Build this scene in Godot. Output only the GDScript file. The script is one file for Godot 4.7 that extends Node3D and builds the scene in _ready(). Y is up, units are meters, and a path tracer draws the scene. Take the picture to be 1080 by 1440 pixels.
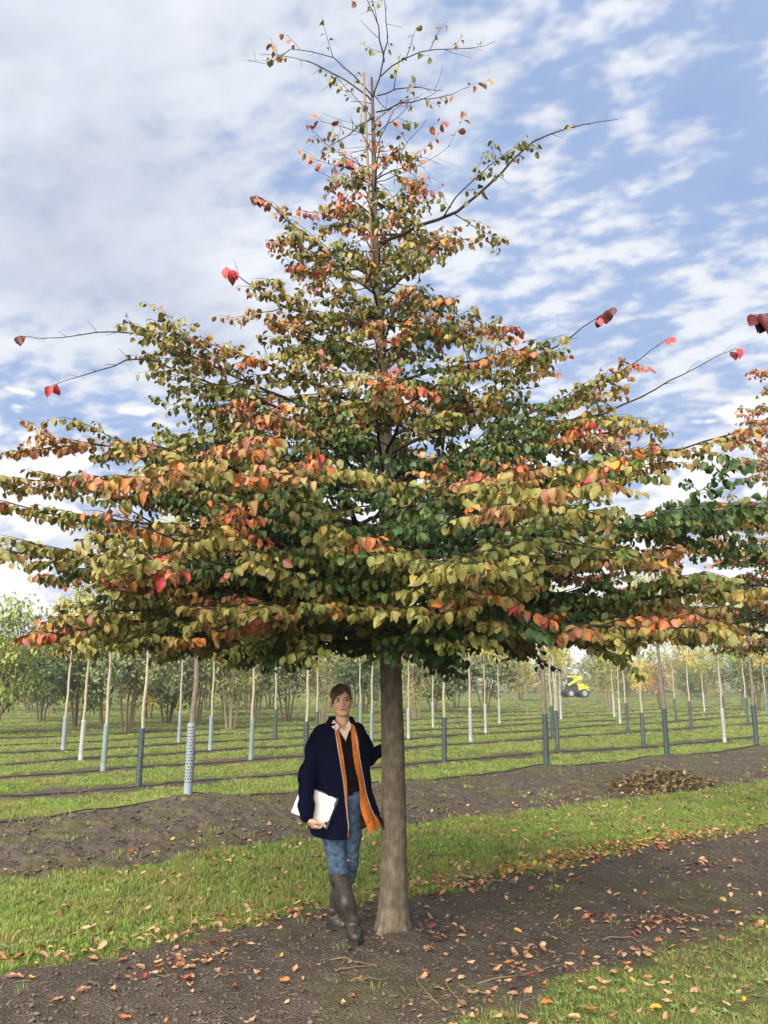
extends Node3D
# A park nursery in autumn: a tiered ironwood tree, a person beside its trunk, rows of young trees behind.

var rng := RandomNumberGenerator.new()
var noise_a := FastNoiseLite.new()
var noise_b := FastNoiseLite.new()
var noise_c := FastNoiseLite.new()
var taken := {}
var mats := {}
const CAM := Vector3(0, 1.72, 0)
const ONES := ["", "first", "second", "third", "fourth", "fifth", "sixth", "seventh", "eighth", "ninth", "tenth", "eleventh", "twelfth", "thirteenth", "fourteenth", "fifteenth", "sixteenth", "seventeenth", "eighteenth", "nineteenth"]
const TENS := [["", ""], ["", ""], ["twentieth", "twenty"], ["thirtieth", "thirty"], ["fortieth", "forty"], ["fiftieth", "fifty"], ["sixtieth", "sixty"], ["seventieth", "seventy"], ["eightieth", "eighty"], ["ninetieth", "ninety"]]


func ordinal(i: int) -> String:
	var k := mini(i + 1, 99)
	if k < 20: return ONES[k]
	return TENS[k / 10][0] if k % 10 == 0 else TENS[k / 10][1] + "-" + ONES[k % 10]


func _ready():
	rng.seed = 7
	noise_a.seed = 11; noise_a.frequency = 1.0; noise_a.fractal_octaves = 3
	noise_b.seed = 23; noise_b.frequency = 1.0; noise_b.fractal_octaves = 4
	noise_c.seed = 31; noise_c.frequency = 1.0; noise_c.fractal_type = FastNoiseLite.FRACTAL_NONE
	# ---- camera, sky, sun, exposure
	var cam := Camera3D.new()
	cam.name = "camera"
	cam.position = CAM
	cam.rotation_degrees = Vector3(12.5, 0, 0)
	cam.fov = 67.3
	cam.far = 1500.0
	cam.near = 0.05
	add_child(cam)
	cam.current = true
	var env := Environment.new()
	env.background_mode = Environment.BG_SKY
	var sky := Sky.new()
	var psm := PanoramaSkyMaterial.new()
	psm.panorama = sky_image()
	psm.energy_multiplier = 1.0
	sky.sky_material = psm
	env.sky = sky
	env.background_energy_multiplier = 0.40
	env.tonemap_mode = Environment.TONE_MAPPER_LINEAR
	env.tonemap_exposure = 2.95
	env.sdfgi_enabled = true
	env.ssao_enabled = true
	env.ssil_enabled = true
	env.fog_enabled = true
	env.fog_density = 0.0008
	env.fog_light_color = Color(0.80, 0.83, 0.88)
	var we := WorldEnvironment.new()
	we.name = "surroundings"
	we.environment = env
	add_child(we)
	var sun := DirectionalLight3D.new()
	sun.name = "sun"
	sun.light_energy = 1.4
	sun.light_angular_distance = 75.0
	sun.light_color = Color(1.0, 0.95, 0.87)
	sun.shadow_enabled = true
	add_child(sun)
	sun.look_at_from_position(Vector3(-3.6, 6.8, 8.0), Vector3.ZERO, Vector3.UP)
	# ---- the place
	make_materials()
	print("ground"); make_ground()
	print("grass"); make_grass()
	print("main tree"); make_main_tree()
	print("background"); make_background()
	print("rows"); make_rows()
	print("person"); make_person()
	print("litter"); make_litter()
	print("done")


# ------------------------------------------------------------------ helpers
class MB:
	var v := PackedVector3Array()
	var n := PackedVector3Array()
	var c := PackedColorArray()
	var uv := PackedVector2Array()
	var ix := PackedInt32Array()

	func vert(p: Vector3, nn: Vector3, col := Color.WHITE, t := Vector2.ZERO) -> int:
		v.append(p); n.append(nn); c.append(col); uv.append(t)
		return v.size() - 1

	func tri(i: int, j: int, k: int) -> void:
		var cr := (v[j] - v[i]).cross(v[k] - v[i])
		if cr.dot(n[i] + n[j] + n[k]) > 0.0:
			ix.append(i); ix.append(k); ix.append(j)
		else:
			ix.append(i); ix.append(j); ix.append(k)

	func quad(a: int, b: int, d: int, e: int) -> void:
		tri(a, b, d); tri(a, d, e)

	func smooth() -> void:
		var m := PackedVector3Array()
		m.resize(v.size())
		for t in range(0, ix.size(), 3):
			var a := ix[t]; var b := ix[t + 1]; var d := ix[t + 2]
			var cr := (v[d] - v[a]).cross(v[b] - v[a])
			m[a] += cr; m[b] += cr; m[d] += cr
		for i in m.size():
			n[i] = m[i].normalized() if m[i].length_squared() > 1e-20 else n[i]

	func add(o: MB, tr := Transform3D()) -> void:
		var first := v.size()
		for i in o.v.size():
			v.append(tr * o.v[i]); n.append((tr.basis * o.n[i]).normalized())
		c.append_array(o.c); uv.append_array(o.uv)
		for i in o.ix: ix.append(i + first)

	func mesh() -> ArrayMesh:
		var a := []
		a.resize(Mesh.ARRAY_MAX)
		a[Mesh.ARRAY_VERTEX] = v; a[Mesh.ARRAY_NORMAL] = n; a[Mesh.ARRAY_COLOR] = c; a[Mesh.ARRAY_TEX_UV] = uv; a[Mesh.ARRAY_INDEX] = ix
		var m := ArrayMesh.new()
		m.add_surface_from_arrays(Mesh.PRIMITIVE_TRIANGLES, a)
		return m

	# a swept tube with its own radius at each point
	func tube(pts: Array, rad: Array, sides: int, col: Color, capped := false) -> void:
		var d0: Vector3 = (pts[1] - pts[0]).normalized()
		var u := d0.cross(Vector3.UP if absf(d0.y) < 0.9 else Vector3.RIGHT).normalized()
		var first := v.size()
		var along := 0.0
		for i in pts.size():
			var d: Vector3 = (pts[mini(i + 1, pts.size() - 1)] - pts[maxi(i - 1, 0)]).normalized()
			u = (u - d * u.dot(d)).normalized()
			var w := d.cross(u)
			if i > 0: along += (pts[i] as Vector3).distance_to(pts[i - 1])
			for s in sides + 1:
				var a := TAU * s / sides
				var q := u * cos(a) + w * sin(a)
				vert(pts[i] + q * float(rad[i]), q, col, Vector2(float(s) / sides, along))
		for i in pts.size() - 1:
			for s in sides:
				var a := first + i * (sides + 1) + s
				quad(a, a + 1, a + sides + 2, a + sides + 1)
		if capped:
			for e in [0, pts.size() - 1]:
				var d: Vector3 = (pts[1] - pts[0]).normalized() * -1.0 if e == 0 else (pts[e] - pts[e - 1]).normalized()
				var m := vert(pts[e], d, col, Vector2(0.5, 0.5))
				var ring := v.size()
				for s in sides + 1: vert(v[first + e * (sides + 1) + s], d, col, Vector2(0.5, 0.5))
				for s in sides: tri(m, ring + s, ring + s + 1)

	func box(at: Vector3, size: Vector3, col := Color.WHITE, basis := Basis(), bevel := 0.0) -> void:
		var h := size * 0.5
		var b := minf(bevel, minf(h.x, minf(h.y, h.z)) * 0.9)
		for ax in 3:
			for sg in [-1.0, 1.0]:
				var nn := Vector3.ZERO; nn[ax] = sg
				var e1 := (ax + 1) % 3; var e2 := (ax + 2) % 3
				var id := []
				for q in [[-1, -1], [1, -1], [1, 1], [-1, 1]]:
					var p := Vector3.ZERO
					p[ax] = sg * h[ax]; p[e1] = q[0] * (h[e1] - b); p[e2] = q[1] * (h[e2] - b)
					id.append(vert(at + basis * p, basis * nn, col, Vector2(p[e1], p[e2])))
				quad(id[0], id[1], id[2], id[3])
		if b > 0.0:
			for ax in 3:   # bevelled edges along ax
				var e1 := (ax + 1) % 3; var e2 := (ax + 2) % 3
				for s1 in [-1.0, 1.0]:
					for s2 in [-1.0, 1.0]:
						var nn := Vector3.ZERO; nn[e1] = s1; nn[e2] = s2
						nn = basis * nn.normalized()
						var id := []
						for q in [[-1, 0], [1, 0], [1, 1], [-1, 1]]:
							var p := Vector3.ZERO
							p[ax] = q[0] * (h[ax] - b)
							p[e1] = s1 * (h[e1] - (b if q[1] else 0.0)); p[e2] = s2 * (h[e2] - (0.0 if q[1] else b))
							id.append(vert(at + basis * p, nn, col))
						quad(id[0], id[1], id[2], id[3])
			for sx in [-1.0, 1.0]:
				for sy in [-1.0, 1.0]:
					for sz in [-1.0, 1.0]:
						var sg := Vector3(sx, sy, sz)
						var id := []
						for ax in 3:
							var p := sg * (h - Vector3.ONE * b)
							p[ax] = sg[ax] * h[ax]
							id.append(vert(at + basis * p, basis * sg.normalized(), col))
						tri(id[0], id[1], id[2])

	# one leaf: o its base, ax towards its tip, nr its upper side
	func leaf(o: Vector3, ax: Vector3, nr: Vector3, long: float, wide: float, fold: float, curl: float, c0: Color, c1: Color, wave := 0.0) -> void:
		var side := ax.cross(nr).normalized()
		var f := v.size()
		var ct := [0.0, 0.25, 0.55, 0.8, 1.0]
		var cw := [0.0, 0.74, 1.0, 0.72, 0.0]
		for i in 5:
			var t: float = ct[i]
			var bend := curl * t * t
			var p := o + ax * (long * t * (1.0 - 0.3 * absf(curl) * t)) - nr * (bend * long)
			var nn := (nr + ax * (2.0 * curl * t)).normalized()
			if i == 0 or i == 4:
				v.append(p); n.append(nn); c.append(c0 if i == 0 else c1); uv.append(Vector2(0.5, t))
			else:
				var w: float = wide * 0.5 * cw[i]
				var up := nr * (fold * w)
				var wv := nr * (wave * wide * (1.0 if i != 2 else -1.0))
				v.append(p - side * w + up + wv); n.append((nn + side * fold).normalized()); c.append(c1); uv.append(Vector2(0.5 - 0.5 * cw[i], t))
				v.append(p); n.append(nn); c.append(c0); uv.append(Vector2(0.5, t))
				v.append(p + side * w + up - wv); n.append((nn - side * fold).normalized()); c.append(c1); uv.append(Vector2(0.5 + 0.5 * cw[i], t))
		# centre column: f, f+2, f+5, f+8, f+10; left f+1, f+4, f+7; right f+3, f+6, f+9
		for q in [[0, 2, 3], [0, 1, 2], [2, 5, 6], [2, 6, 3], [2, 1, 4], [2, 4, 5], [5, 8, 9], [5, 9, 6], [5, 4, 7], [5, 7, 8], [8, 10, 9], [8, 7, 10]]:
			ix.append(f + q[0]); ix.append(f + q[1]); ix.append(f + q[2])

	# a small leaf of two triangles folded on its midrib
	func chip(o: Vector3, ax: Vector3, nr: Vector3, long: float, wide: float, col: Color) -> void:
		var side := ax.cross(nr).normalized() * wide * 0.5
		var f := v.size()
		var mid := o + ax * long * 0.5
		for q in [o, mid - side + nr * wide * 0.12, o + ax * long, mid + side + nr * wide * 0.12]:
			v.append(q); n.append(nr); c.append(col); uv.append(Vector2(0.5, 0.5))
		for q in [0, 2, 3, 0, 1, 2]: ix.append(f + q)


func numbered(called: String) -> String:
	var k: int = taken.get(called, 0)
	taken[called] = k + 1
	return called if k == 0 else "%s_%03d" % [called, k]


func obj(called: String, mesh: Mesh, m: Material, parent: Node = self) -> MeshInstance3D:
	var o := MeshInstance3D.new()
	o.name = numbered(called) if parent == self else called
	o.mesh = mesh
	o.material_override = m
	parent.add_child(o, true)
	return o


func thing(called: String, label: String, category: String, at := Vector3.ZERO, group := "") -> Node3D:
	var o := Node3D.new()
	o.name = numbered(called)
	add_child(o)
	o.position = at
	tag(o, label, category, group)
	return o


func tag(o: Node, label: String, category: String, group := "") -> void:
	o.set_meta("label", label)
	o.set_meta("category", category)
	if group: o.set_meta("group", group)


func lin(r: float, g: float, b: float) -> Color:
	return Color(r, g, b).linear_to_srgb()


func r(a: float, b: float) -> float:
	return rng.randf_range(a, b)


func smin(a: float, b: float, k: float) -> float:
	var h := clampf(0.5 + 0.5 * (b - a) / k, 0.0, 1.0)
	return lerpf(b, a, h) - k * h * (1.0 - h)


func spline(ctrl: Array, step: float) -> Array:
	var out := []
	for i in ctrl.size() - 1:
		var p0: Vector3 = ctrl[maxi(i - 1, 0)]; var p1: Vector3 = ctrl[i]; var p2: Vector3 = ctrl[i + 1]; var p3: Vector3 = ctrl[mini(i + 2, ctrl.size() - 1)]
		var k := maxi(1, int(p1.distance_to(p2) / step))
		for j in k:
			out.append(p1.cubic_interpolate(p2, p0, p3, float(j) / k))
	out.append(ctrl[-1])
	return out


# ------------------------------------------------------------------ sky
func sky_image() -> ImageTexture:
	var w := 3584; var h := 1792
	var bytes := PackedByteArray()
	bytes.resize(w * h * 3)
	var big := FastNoiseLite.new(); big.seed = 5; big.frequency = 0.5; big.fractal_octaves = 3
	var mid := FastNoiseLite.new(); mid.seed = 19; mid.frequency = 2.2; mid.fractal_octaves = 5; mid.fractal_gain = 0.55
	var fine := FastNoiseLite.new(); fine.seed = 42; fine.frequency = 10.0; fine.fractal_octaves = 4; fine.fractal_gain = 0.6
	var heap := FastNoiseLite.new(); heap.seed = 61; heap.frequency = 3.4; heap.fractal_octaves = 5
	var half := h / 2
	for y in half:
		var el := PI * (0.5 - (y + 0.5) / h)
		var sy := sin(el); var cy := cos(el)
		var zen := pow(sy, 0.6)
		var blue := Vector3(0.24, 0.42, 0.76).lerp(Vector3(0.10, 0.235, 0.55), zen)
		var k := 1.0 / (sy + 0.22)
		var at := y * w * 3
		for x in w:
			var az := TAU * ((x + 0.5) / w - 0.5)
			var dx := sin(az) * cy; var dz := -cos(az) * cy
			var qx := dx * k; var qz := dz * k
			var b := big.get_noise_2d(qx + 3.1, qz - 1.7)
			var m := mid.get_noise_2d(qx, qz)
			# ripples: short bands lying across the wind
			var f := fine.get_noise_2d(qx * 0.6 + qz * 0.5, qz * 1.1 - qx * 0.55)
			var veil := clampf(b * 2.2 + 0.45, 0.0, 1.0)
			var dens := 0.60 + 0.55 * b + 0.62 * m + lerpf(1.25, 0.3, veil) * f + 0.42 * veil
			var cl := clampf(dens, 0.0, 1.0)
			cl = cl * cl * (3.0 - 2.0 * cl)
			var thick := clampf(veil * 0.75 - 0.9 * m, 0.0, 1.0)
			var cloud := Vector3(0.73, 0.755, 0.805).lerp(Vector3(0.55, 0.595, 0.70), thick)
			cloud *= 1.0 + 0.10 * f + 0.05 * m
			var col := blue.lerp(cloud, 0.34 + 0.62 * cl)
			# heaped cloud low over the land
			if el < 0.34:
				var hp := heap.get_noise_3d(dx * 1.6, sy * 3.2, dz * 1.6) + 0.5 * heap.get_noise_3d(dx * 3.0 + 7.0, sy * 6.0, dz * 3.0)
				var cap := smoothstep(0.02, 0.16, hp + 0.34 - el * 1.35)
				col = col.lerp(Vector3(0.90, 0.905, 0.89) * (1.0 + 0.25 * hp), cap * 0.85)
			var s := Color(col.x, col.y, col.z).linear_to_srgb()
			bytes[at] = int(clampf(s.r, 0.0, 1.0) * 255.0); bytes[at + 1] = int(clampf(s.g, 0.0, 1.0) * 255.0); bytes[at + 2] = int(clampf(s.b, 0.0, 1.0) * 255.0)
			at += 3
	var below := half * w * 3
	for i in range(below, bytes.size(), 3):
		bytes[i] = 120; bytes[i + 1] = 122; bytes[i + 2] = 112
	return ImageTexture.create_from_image(Image.create_from_data(w, h, false, Image.FORMAT_RGB8, bytes))


# ------------------------------------------------------------------ materials
func noise_tex(freq: float, seed_: int, lo: float, hi: float, size := 512, octaves := 5) -> NoiseTexture2D:
	var t := NoiseTexture2D.new()
	var f := FastNoiseLite.new()
	f.seed = seed_; f.frequency = freq; f.fractal_octaves = octaves; f.fractal_gain = 0.6
	t.noise = f; t.width = size; t.height = size; t.seamless = true
	var g := Gradient.new()
	g.set_color(0, Color(lo, lo, lo)); g.set_color(1, Color(hi, hi, hi))
	t.color_ramp = g
	return t


func mat(called: String, col := Color.WHITE, rough := 0.8, vertex := false) -> StandardMaterial3D:
	var m := StandardMaterial3D.new()
	m.resource_name = called
	m.albedo_color = col
	m.roughness = rough
	m.vertex_color_use_as_albedo = vertex
	m.metallic_specular = 0.25 if rough > 0.75 else 0.4
	m.cull_mode = BaseMaterial3D.CULL_DISABLED
	mats[called] = m
	return m


func leaf_texture() -> ImageTexture:
	var s := 128
	var im := Image.create(s, s, false, Image.FORMAT_RGB8)
	for y in s:
		for x in s:
			var u := (x + 0.5) / s - 0.5; var t := (y + 0.5) / s
			var k := 0.86 + 0.2 * noise_b.get_noise_2d(u * 7.0, t * 7.0) + 0.14 * noise_c.get_noise_2d(u * 30.0, t * 30.0)
			var d := t - absf(u) * 0.95
			var vein := absf(fposmod(d * 7.5, 1.0) - 0.5) * 2.0
			k += 0.11 * smoothstep(0.72, 1.0, vein) + 0.2 * smoothstep(0.03, 0.0, absf(u))
			k -= 0.06 * smoothstep(0.5, 0.1, vein)
			im.set_pixel(x, y, Color(k * 1.02, k, k * 0.94))
	im.generate_mipmaps()
	return ImageTexture.create_from_image(im)


func streak_image(seed_: int, w: int, h: int, fx: float, fy: float, lo: Color, hi: Color, blotch: float) -> ImageTexture:
	var im := Image.create(w, h, false, Image.FORMAT_RGB8)
	noise_b.seed = seed_
	for y in h:
		for x in w:
			var a := TAU * x / w
			var k := 0.5 + 0.62 * noise_b.get_noise_3d(cos(a) * fx, y * fy, sin(a) * fx) + blotch * noise_a.get_noise_3d(cos(a) * 1.1, y * 0.02, sin(a) * 1.1)
			im.set_pixel(x, y, lo.lerp(hi, clampf(k, 0.0, 1.0)))
	noise_b.seed = 23
	return ImageTexture.create_from_image(im)


func make_materials():
	var m := mat("ground", Color.WHITE, 0.95, true)
	m.albedo_texture = noise_tex(0.035, 3, 0.62, 1.0, 1024)
	m.uv1_triplanar = true; m.uv1_world_triplanar = true; m.uv1_scale = Vector3.ONE * 0.9
	m.heightmap_enabled = true; m.heightmap_texture = noise_tex(0.05, 4, 0.0, 1.0, 1024); m.heightmap_scale = 2.2
	m = mat("crumb", Color.WHITE, 0.95, true)
	m = mat("grass", Color.WHITE, 0.55, true)
	m.backlight_enabled = true; m.backlight = Color(0.55, 0.6, 0.35)
	m = mat("leaf", Color.WHITE, 0.5, true)
	m.albedo_texture = leaf_texture()
	m.backlight_enabled = true; m.backlight = Color(0.5, 0.5, 0.4)
	m = mat("dry_leaf", Color.WHITE, 0.7, true)
	m.albedo_texture = mats.leaf.albedo_texture
	m = mat("far_leaf", Color.WHITE, 0.6, true)
	m.backlight_enabled = true; m.backlight = Color(0.5, 0.5, 0.35)
	m = mat("bark", Color.WHITE, 0.85)
	m.albedo_texture = streak_image(77, 512, 1024, 11.0, 0.016, lin(0.066, 0.055, 0.043), lin(0.150, 0.127, 0.098), 0.7)
	m.heightmap_enabled = true; m.heightmap_texture = streak_image(78, 512, 1024, 12.0, 0.03, Color.BLACK, Color.WHITE, 0.0); m.heightmap_scale = 0.3
	m = mat("limb", Color.WHITE, 0.8, true)
	m.albedo_texture = noise_tex(0.06, 9, 0.55, 1.0, 256)
	m.uv1_triplanar = true; m.uv1_scale = Vector3.ONE * 9.0
	m = mat("pale_bark", Color.WHITE, 0.85)
	m.albedo_texture = streak_image(79, 128, 512, 2.5, 0.09, lin(0.17, 0.155, 0.12), lin(0.42, 0.39, 0.31), 0.3)
	m = mat("grey_bark", Color.WHITE, 0.9)
	m.albedo_texture = streak_image(80, 256, 512, 8.0, 0.02, lin(0.08, 0.068, 0.058), lin(0.27, 0.235, 0.2), 0.2)
	m.heightmap_enabled = true; m.heightmap_texture = streak_image(81, 256, 512, 8.0, 0.02, Color.BLACK, Color.WHITE, 0.0); m.heightmap_scale = 0.8
	mat("hose", lin(0.014, 0.014, 0.014), 0.7)
	mat("guard_white", lin(0.31, 0.335, 0.345), 0.5)
	mat("guard_grey", lin(0.2, 0.245, 0.30), 0.5)
	mat("guard_slate", lin(0.036, 0.056, 0.07), 0.5)
	mat("guard_green", lin(0.16, 0.225, 0.215), 0.5)
	mat("guard_teal", lin(0.06, 0.15, 0.17), 0.5)


# ------------------------------------------------------------------ ground
# along the rows (s) and across them (p)
func row_s(x: float, z: float) -> float:
	return 0.82 * x - 0.57 * z


func row_p(x: float, z: float) -> float:
	return -0.57 * x - 0.82 * z


const ROWS := [[10.75, 0.045], [13.6, 0.03], [16.2, 0.09], [18.7, 0.11], [21.4, 0.115], [24.2, 0.12], [27.2, 0.12], [30.4, 0.12], [33.8, 0.12], [37.4, 0.12], [41.2, 0.12], [45.2, 0.12], [49.5, 0.12], [54.0, 0.12], [59.0, 0.12]]
const MOUNDS := [Vector2(-2.72, -11.34), Vector2(3.23, -15.94), Vector2(6.32, -17.9), Vector2(9.91, -21.28), Vector2(-5.8, -9.3), Vector2(0.25, -13.5)]


# how much bare soil there is, 0 grass to 1 soil
func soil(x: float, z: float) -> float:
	var p := row_p(x, z); var s := row_s(x, z)
	var wob := 0.16 * noise_a.get_noise_2d(x * 0.9, z * 0.9) + 0.13 * noise_c.get_noise_2d(x * 3.7, z * 3.7)
	var q := p + wob
	var e := smoothstep(3.36, 3.66, q) * (1.0 - smoothstep(5.45, 5.75, q))
	if q > 7.0:
		var far: float = 11.0 + 0.045 * s
		e = maxf(e, smoothstep(7.85, 8.2, q) * (1.0 - smoothstep(far, far + 0.3, q)))
	if p > 12.0:
		for k in range(1, ROWS.size()):
			var d: float = absf(q - ROWS[k][0] - ROWS[k][1] * s)
			if d < 1.2:
				var half := 0.34 + 0.22 * noise_a.get_noise_2d(s * 0.45 + k * 9.0, k * 3.0)
				e = maxf(e, 1.0 - smoothstep(half, half + 0.3, d))
	return e


func ground_h(x: float, z: float) -> float:
	var p := row_p(x, z); var s := row_s(x, z)
	var h := 0.05 * noise_a.get_noise_2d(x * 0.16, z * 0.16)
	h += 0.045 * exp(-pow((p - 4.7) / 0.75, 2.0))
	var bank: float = p - 10.0 - 0.045 * s
	h += 0.13 * exp(-pow(bank / 0.95, 2.0)) * (0.75 + 0.5 * noise_a.get_noise_2d(s * 0.5, 4.0))
	for m in MOUNDS:
		var d := Vector2(x, z).distance_squared_to(m)
		if d < 4.0: h += 0.09 * exp(-d / 0.45)
	var near := clampf(1.0 - (-z - 9.0) / 9.0, 0.0, 1.0)
	if near > 0.0:
		var so := soil(x, z)
		var rough := 0.018 * noise_b.get_noise_2d(x * 2.6, z * 2.6) + 0.014 * absf(noise_a.get_noise_2d(x * 7.0, z * 7.0)) + 0.007 * noise_c.get_noise_2d(x * 21.0, z * 21.0)
		h += near * rough * (0.35 + 0.65 * so) * (3.2 if p > 7.9 else 1.3)
	# the trunk of the big tree stands on a slight rise
	var dt := Vector2(x - 0.055, z + 5.87).length_squared()
	h += 0.055 * exp(-dt / 0.10)
	return h - 0.02


func lines(near_lo: float, near_hi: float, step: float, grow: float, lo: float, hi: float, cap: float) -> PackedFloat32Array:
	var left := []
	var x := near_lo; var d := step
	while x > lo:
		d = minf(d * grow, cap if absf(x) < 70.0 else 60.0)
		x -= d
		left.append(x)
	left.reverse()
	var out := PackedFloat32Array(left)
	x = near_lo
	while x < near_hi:
		out.append(x)
		x += step
	d = step
	while x < hi:
		out.append(x)
		d = minf(d * grow, cap if absf(x) < 70.0 else 60.0)
		x += d
	out.append(x)
	return out


func make_ground():
	var xs := lines(-4.2, 5.2, 0.045, 1.035, -500.0, 500.0, 0.5)
	var zs := lines(-11.5, -3.0, 0.045, 1.02, -700.0, 80.0, 0.6)
	var mb := MB.new()
	var nx := xs.size(); var nz := zs.size()
	for z in zs:
		for x in xs:
			var far := absf(x) > 60.0 or z < -75.0 or z > 20.0
			var so := 0.0 if far else soil(x, z)
			var h := 0.0 if far else ground_h(x, z)
			var n1 := noise_a.get_noise_2d(x * 0.7 + 40.0, z * 0.7)
			var n2 := noise_b.get_noise_2d(x * 3.0, z * 3.0 + 17.0)
			var earth := Color(0.122, 0.102, 0.088) * (1.0 + 0.28 * n2 + 0.22 * n1)
			var pp := row_p(x, z)
			var moss := clampf((n1 + 0.3 * n2 - (0.16 if pp < 7.0 else -0.02)) * 3.5, 0.0, 0.75)
			earth = earth.lerp(Color(0.115, 0.115, 0.042) * (1.0 + 0.4 * n2), moss * (0.6 if pp < 7.0 else 0.8))
			var turf := Color(0.125, 0.185, 0.045) * (1.0 + 0.25 * n2)
			turf = turf.lerp(Color(0.19, 0.165, 0.085), clampf(0.35 + n1 * 0.8, 0.0, 0.7))
			var c := turf.lerp(earth, so)
			c.a = 1.0
			mb.vert(Vector3(x, h, z), Vector3.UP, c)
	for j in nz - 1:
		for i in nx - 1:
			var a := j * nx + i
			var b := a + nx
			mb.ix.append_array(PackedInt32Array([a, b + 1, b, a, a + 1, b + 1]))
	# winding: z grows with j; make the upper side the front
	var t := (mb.v[mb.ix[2]] - mb.v[mb.ix[0]]).cross(mb.v[mb.ix[1]] - mb.v[mb.ix[0]])
	if t.y < 0.0:
		for i in range(0, mb.ix.size(), 3):
			var q := mb.ix[i + 1]; mb.ix[i + 1] = mb.ix[i + 2]; mb.ix[i + 2] = q
	mb.smooth()
	var g := obj("ground", mb.mesh(), mats.ground)
	g.set_meta("kind", "structure")
	g.set_meta("label", "dark soil strips and grass lanes of the tree nursery")
	print("ground ", nx, " ", nz)
	# crumbs of soil
	var lumps := []
	for k in 3:
		var b := MB.new()
		lump(b, 50 + k)
		lumps.append(b.mesh())
	var where := [[], [], []]; var tint := [[], [], []]
	for i in 40000:
		var z := -3.4 - 12.5 * pow(rng.randf(), 1.35)
		var x := r(-1.0, 1.0) * (0.62 * -z + 0.9)
		if soil(x, z) < r(0.25, 0.8): continue
		var sc := 0.003 + 0.010 * pow(rng.randf(), 3.0)
		if rng.randf() < 0.012 or (row_p(x, z) > 7.8 and rng.randf() < 0.06): sc *= 2.0
		var k := rng.randi() % 3
		where[k].append(Transform3D(Basis.from_euler(Vector3(r(0, TAU), r(0, TAU), r(0, TAU))).scaled(Vector3(sc, sc * 0.75, sc)), Vector3(x, ground_h(x, z) + sc * 0.15, z)))
		tint[k].append(Color(0.108, 0.089, 0.075) * r(0.55, 1.15))
	for i in 7000:
		var p := 7.9 + 3.2 * rng.randf(); var s := r(0.2, 17.0)
		var x := 0.82 * s - 0.57 * p; var z := -(0.57 * s + 0.82 * p)
		if soil(x, z) < 0.5: continue
		var n1 := noise_a.get_noise_2d(x * 0.9 + 5.0, z * 0.9)
		if n1 < r(-0.6, 0.15): continue
		var sc := 0.006 + 0.024 * pow(rng.randf(), 3.2)
		var k := rng.randi() % 3
		where[k].append(Transform3D(Basis.from_euler(Vector3(r(0, TAU), r(0, TAU), r(0, TAU))).scaled(Vector3(sc, sc * 0.75, sc)), Vector3(x, ground_h(x, z) + sc * 0.1, z)))
		tint[k].append(Color(0.092, 0.075, 0.063) * r(0.6, 1.15))
	var straw := MB.new()
	straw.tube([Vector3(-0.5, 0.03, 0), Vector3(-0.1, 0.06, 0.03), Vector3(0.5, 0.0, -0.05)], [0.03, 0.035, 0.02], 3, Color.WHITE)
	var sw := []; var st := []
	for i in 7000:
		var z := -3.4 - 8.5 * pow(rng.randf(), 1.4)
		var x := r(-1.0, 1.0) * (0.6 * -z + 0.8)
		if soil(x, z) < 0.2 and rng.randf() < 0.6: continue
		var sc := r(0.015, 0.06)
		sw.append(Transform3D(Basis.from_euler(Vector3(r(-0.2, 0.2), r(0, TAU), r(-0.3, 0.3))).scaled(Vector3.ONE * sc), Vector3(x, ground_h(x, z) + 0.003, z)))
		st.append(Color(0.16, 0.125, 0.09).lerp(Color(0.34, 0.27, 0.18), pow(rng.randf(), 2.0)))
	scatter("plant_debris", straw.mesh(), mats.crumb, sw, st, "bits of straw and broken stems scattered over the soil", "debris")
	for k in 3: scatter("soil_crumbs", lumps[k], mats.crumb, where[k], tint[k], "crumbs of dark soil lying on the bare strips", "soil")


func lump(mb: MB, sd: int):
	var s := SphereMesh.new()
	s.radial_segments = 7; s.rings = 3; s.radius = 1.0; s.height = 2.0
	var a := s.get_mesh_arrays()
	for i in a[Mesh.ARRAY_VERTEX].size():
		var p: Vector3 = a[Mesh.ARRAY_VERTEX][i]
		mb.vert(p * (1.0 + 0.9 * noise_c.get_noise_3d(p.x * 1.3 + sd * 7.0, p.y * 1.3, p.z * 1.3)), p.normalized())
	for i in range(0, a[Mesh.ARRAY_INDEX].size(), 3): mb.tri(a[Mesh.ARRAY_INDEX][i], a[Mesh.ARRAY_INDEX][i + 1], a[Mesh.ARRAY_INDEX][i + 2])
	mb.smooth()


func scatter(called: String, mesh: Mesh, m: Material, where: Array, tint: Array, label: String, category: String, parent: Node = self) -> MultiMeshInstance3D:
	var mm := MultiMesh.new()
	mm.transform_format = MultiMesh.TRANSFORM_3D
	mm.use_colors = true
	mm.mesh = mesh
	mm.instance_count = where.size()
	for i in where.size():
		mm.set_instance_transform(i, where[i])
		var c: Color = tint[i]
		c.a = 1.0
		mm.set_instance_color(i, c)
	var o := MultiMeshInstance3D.new()
	o.name = numbered(called) if parent == self else called
	o.multimesh = mm
	o.material_override = m
	o.set_meta("kind", "stuff")
	if label: o.set_meta("label", label)
	if category and parent == self: o.set_meta("category", category)
	parent.add_child(o, true)
	return o


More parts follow.
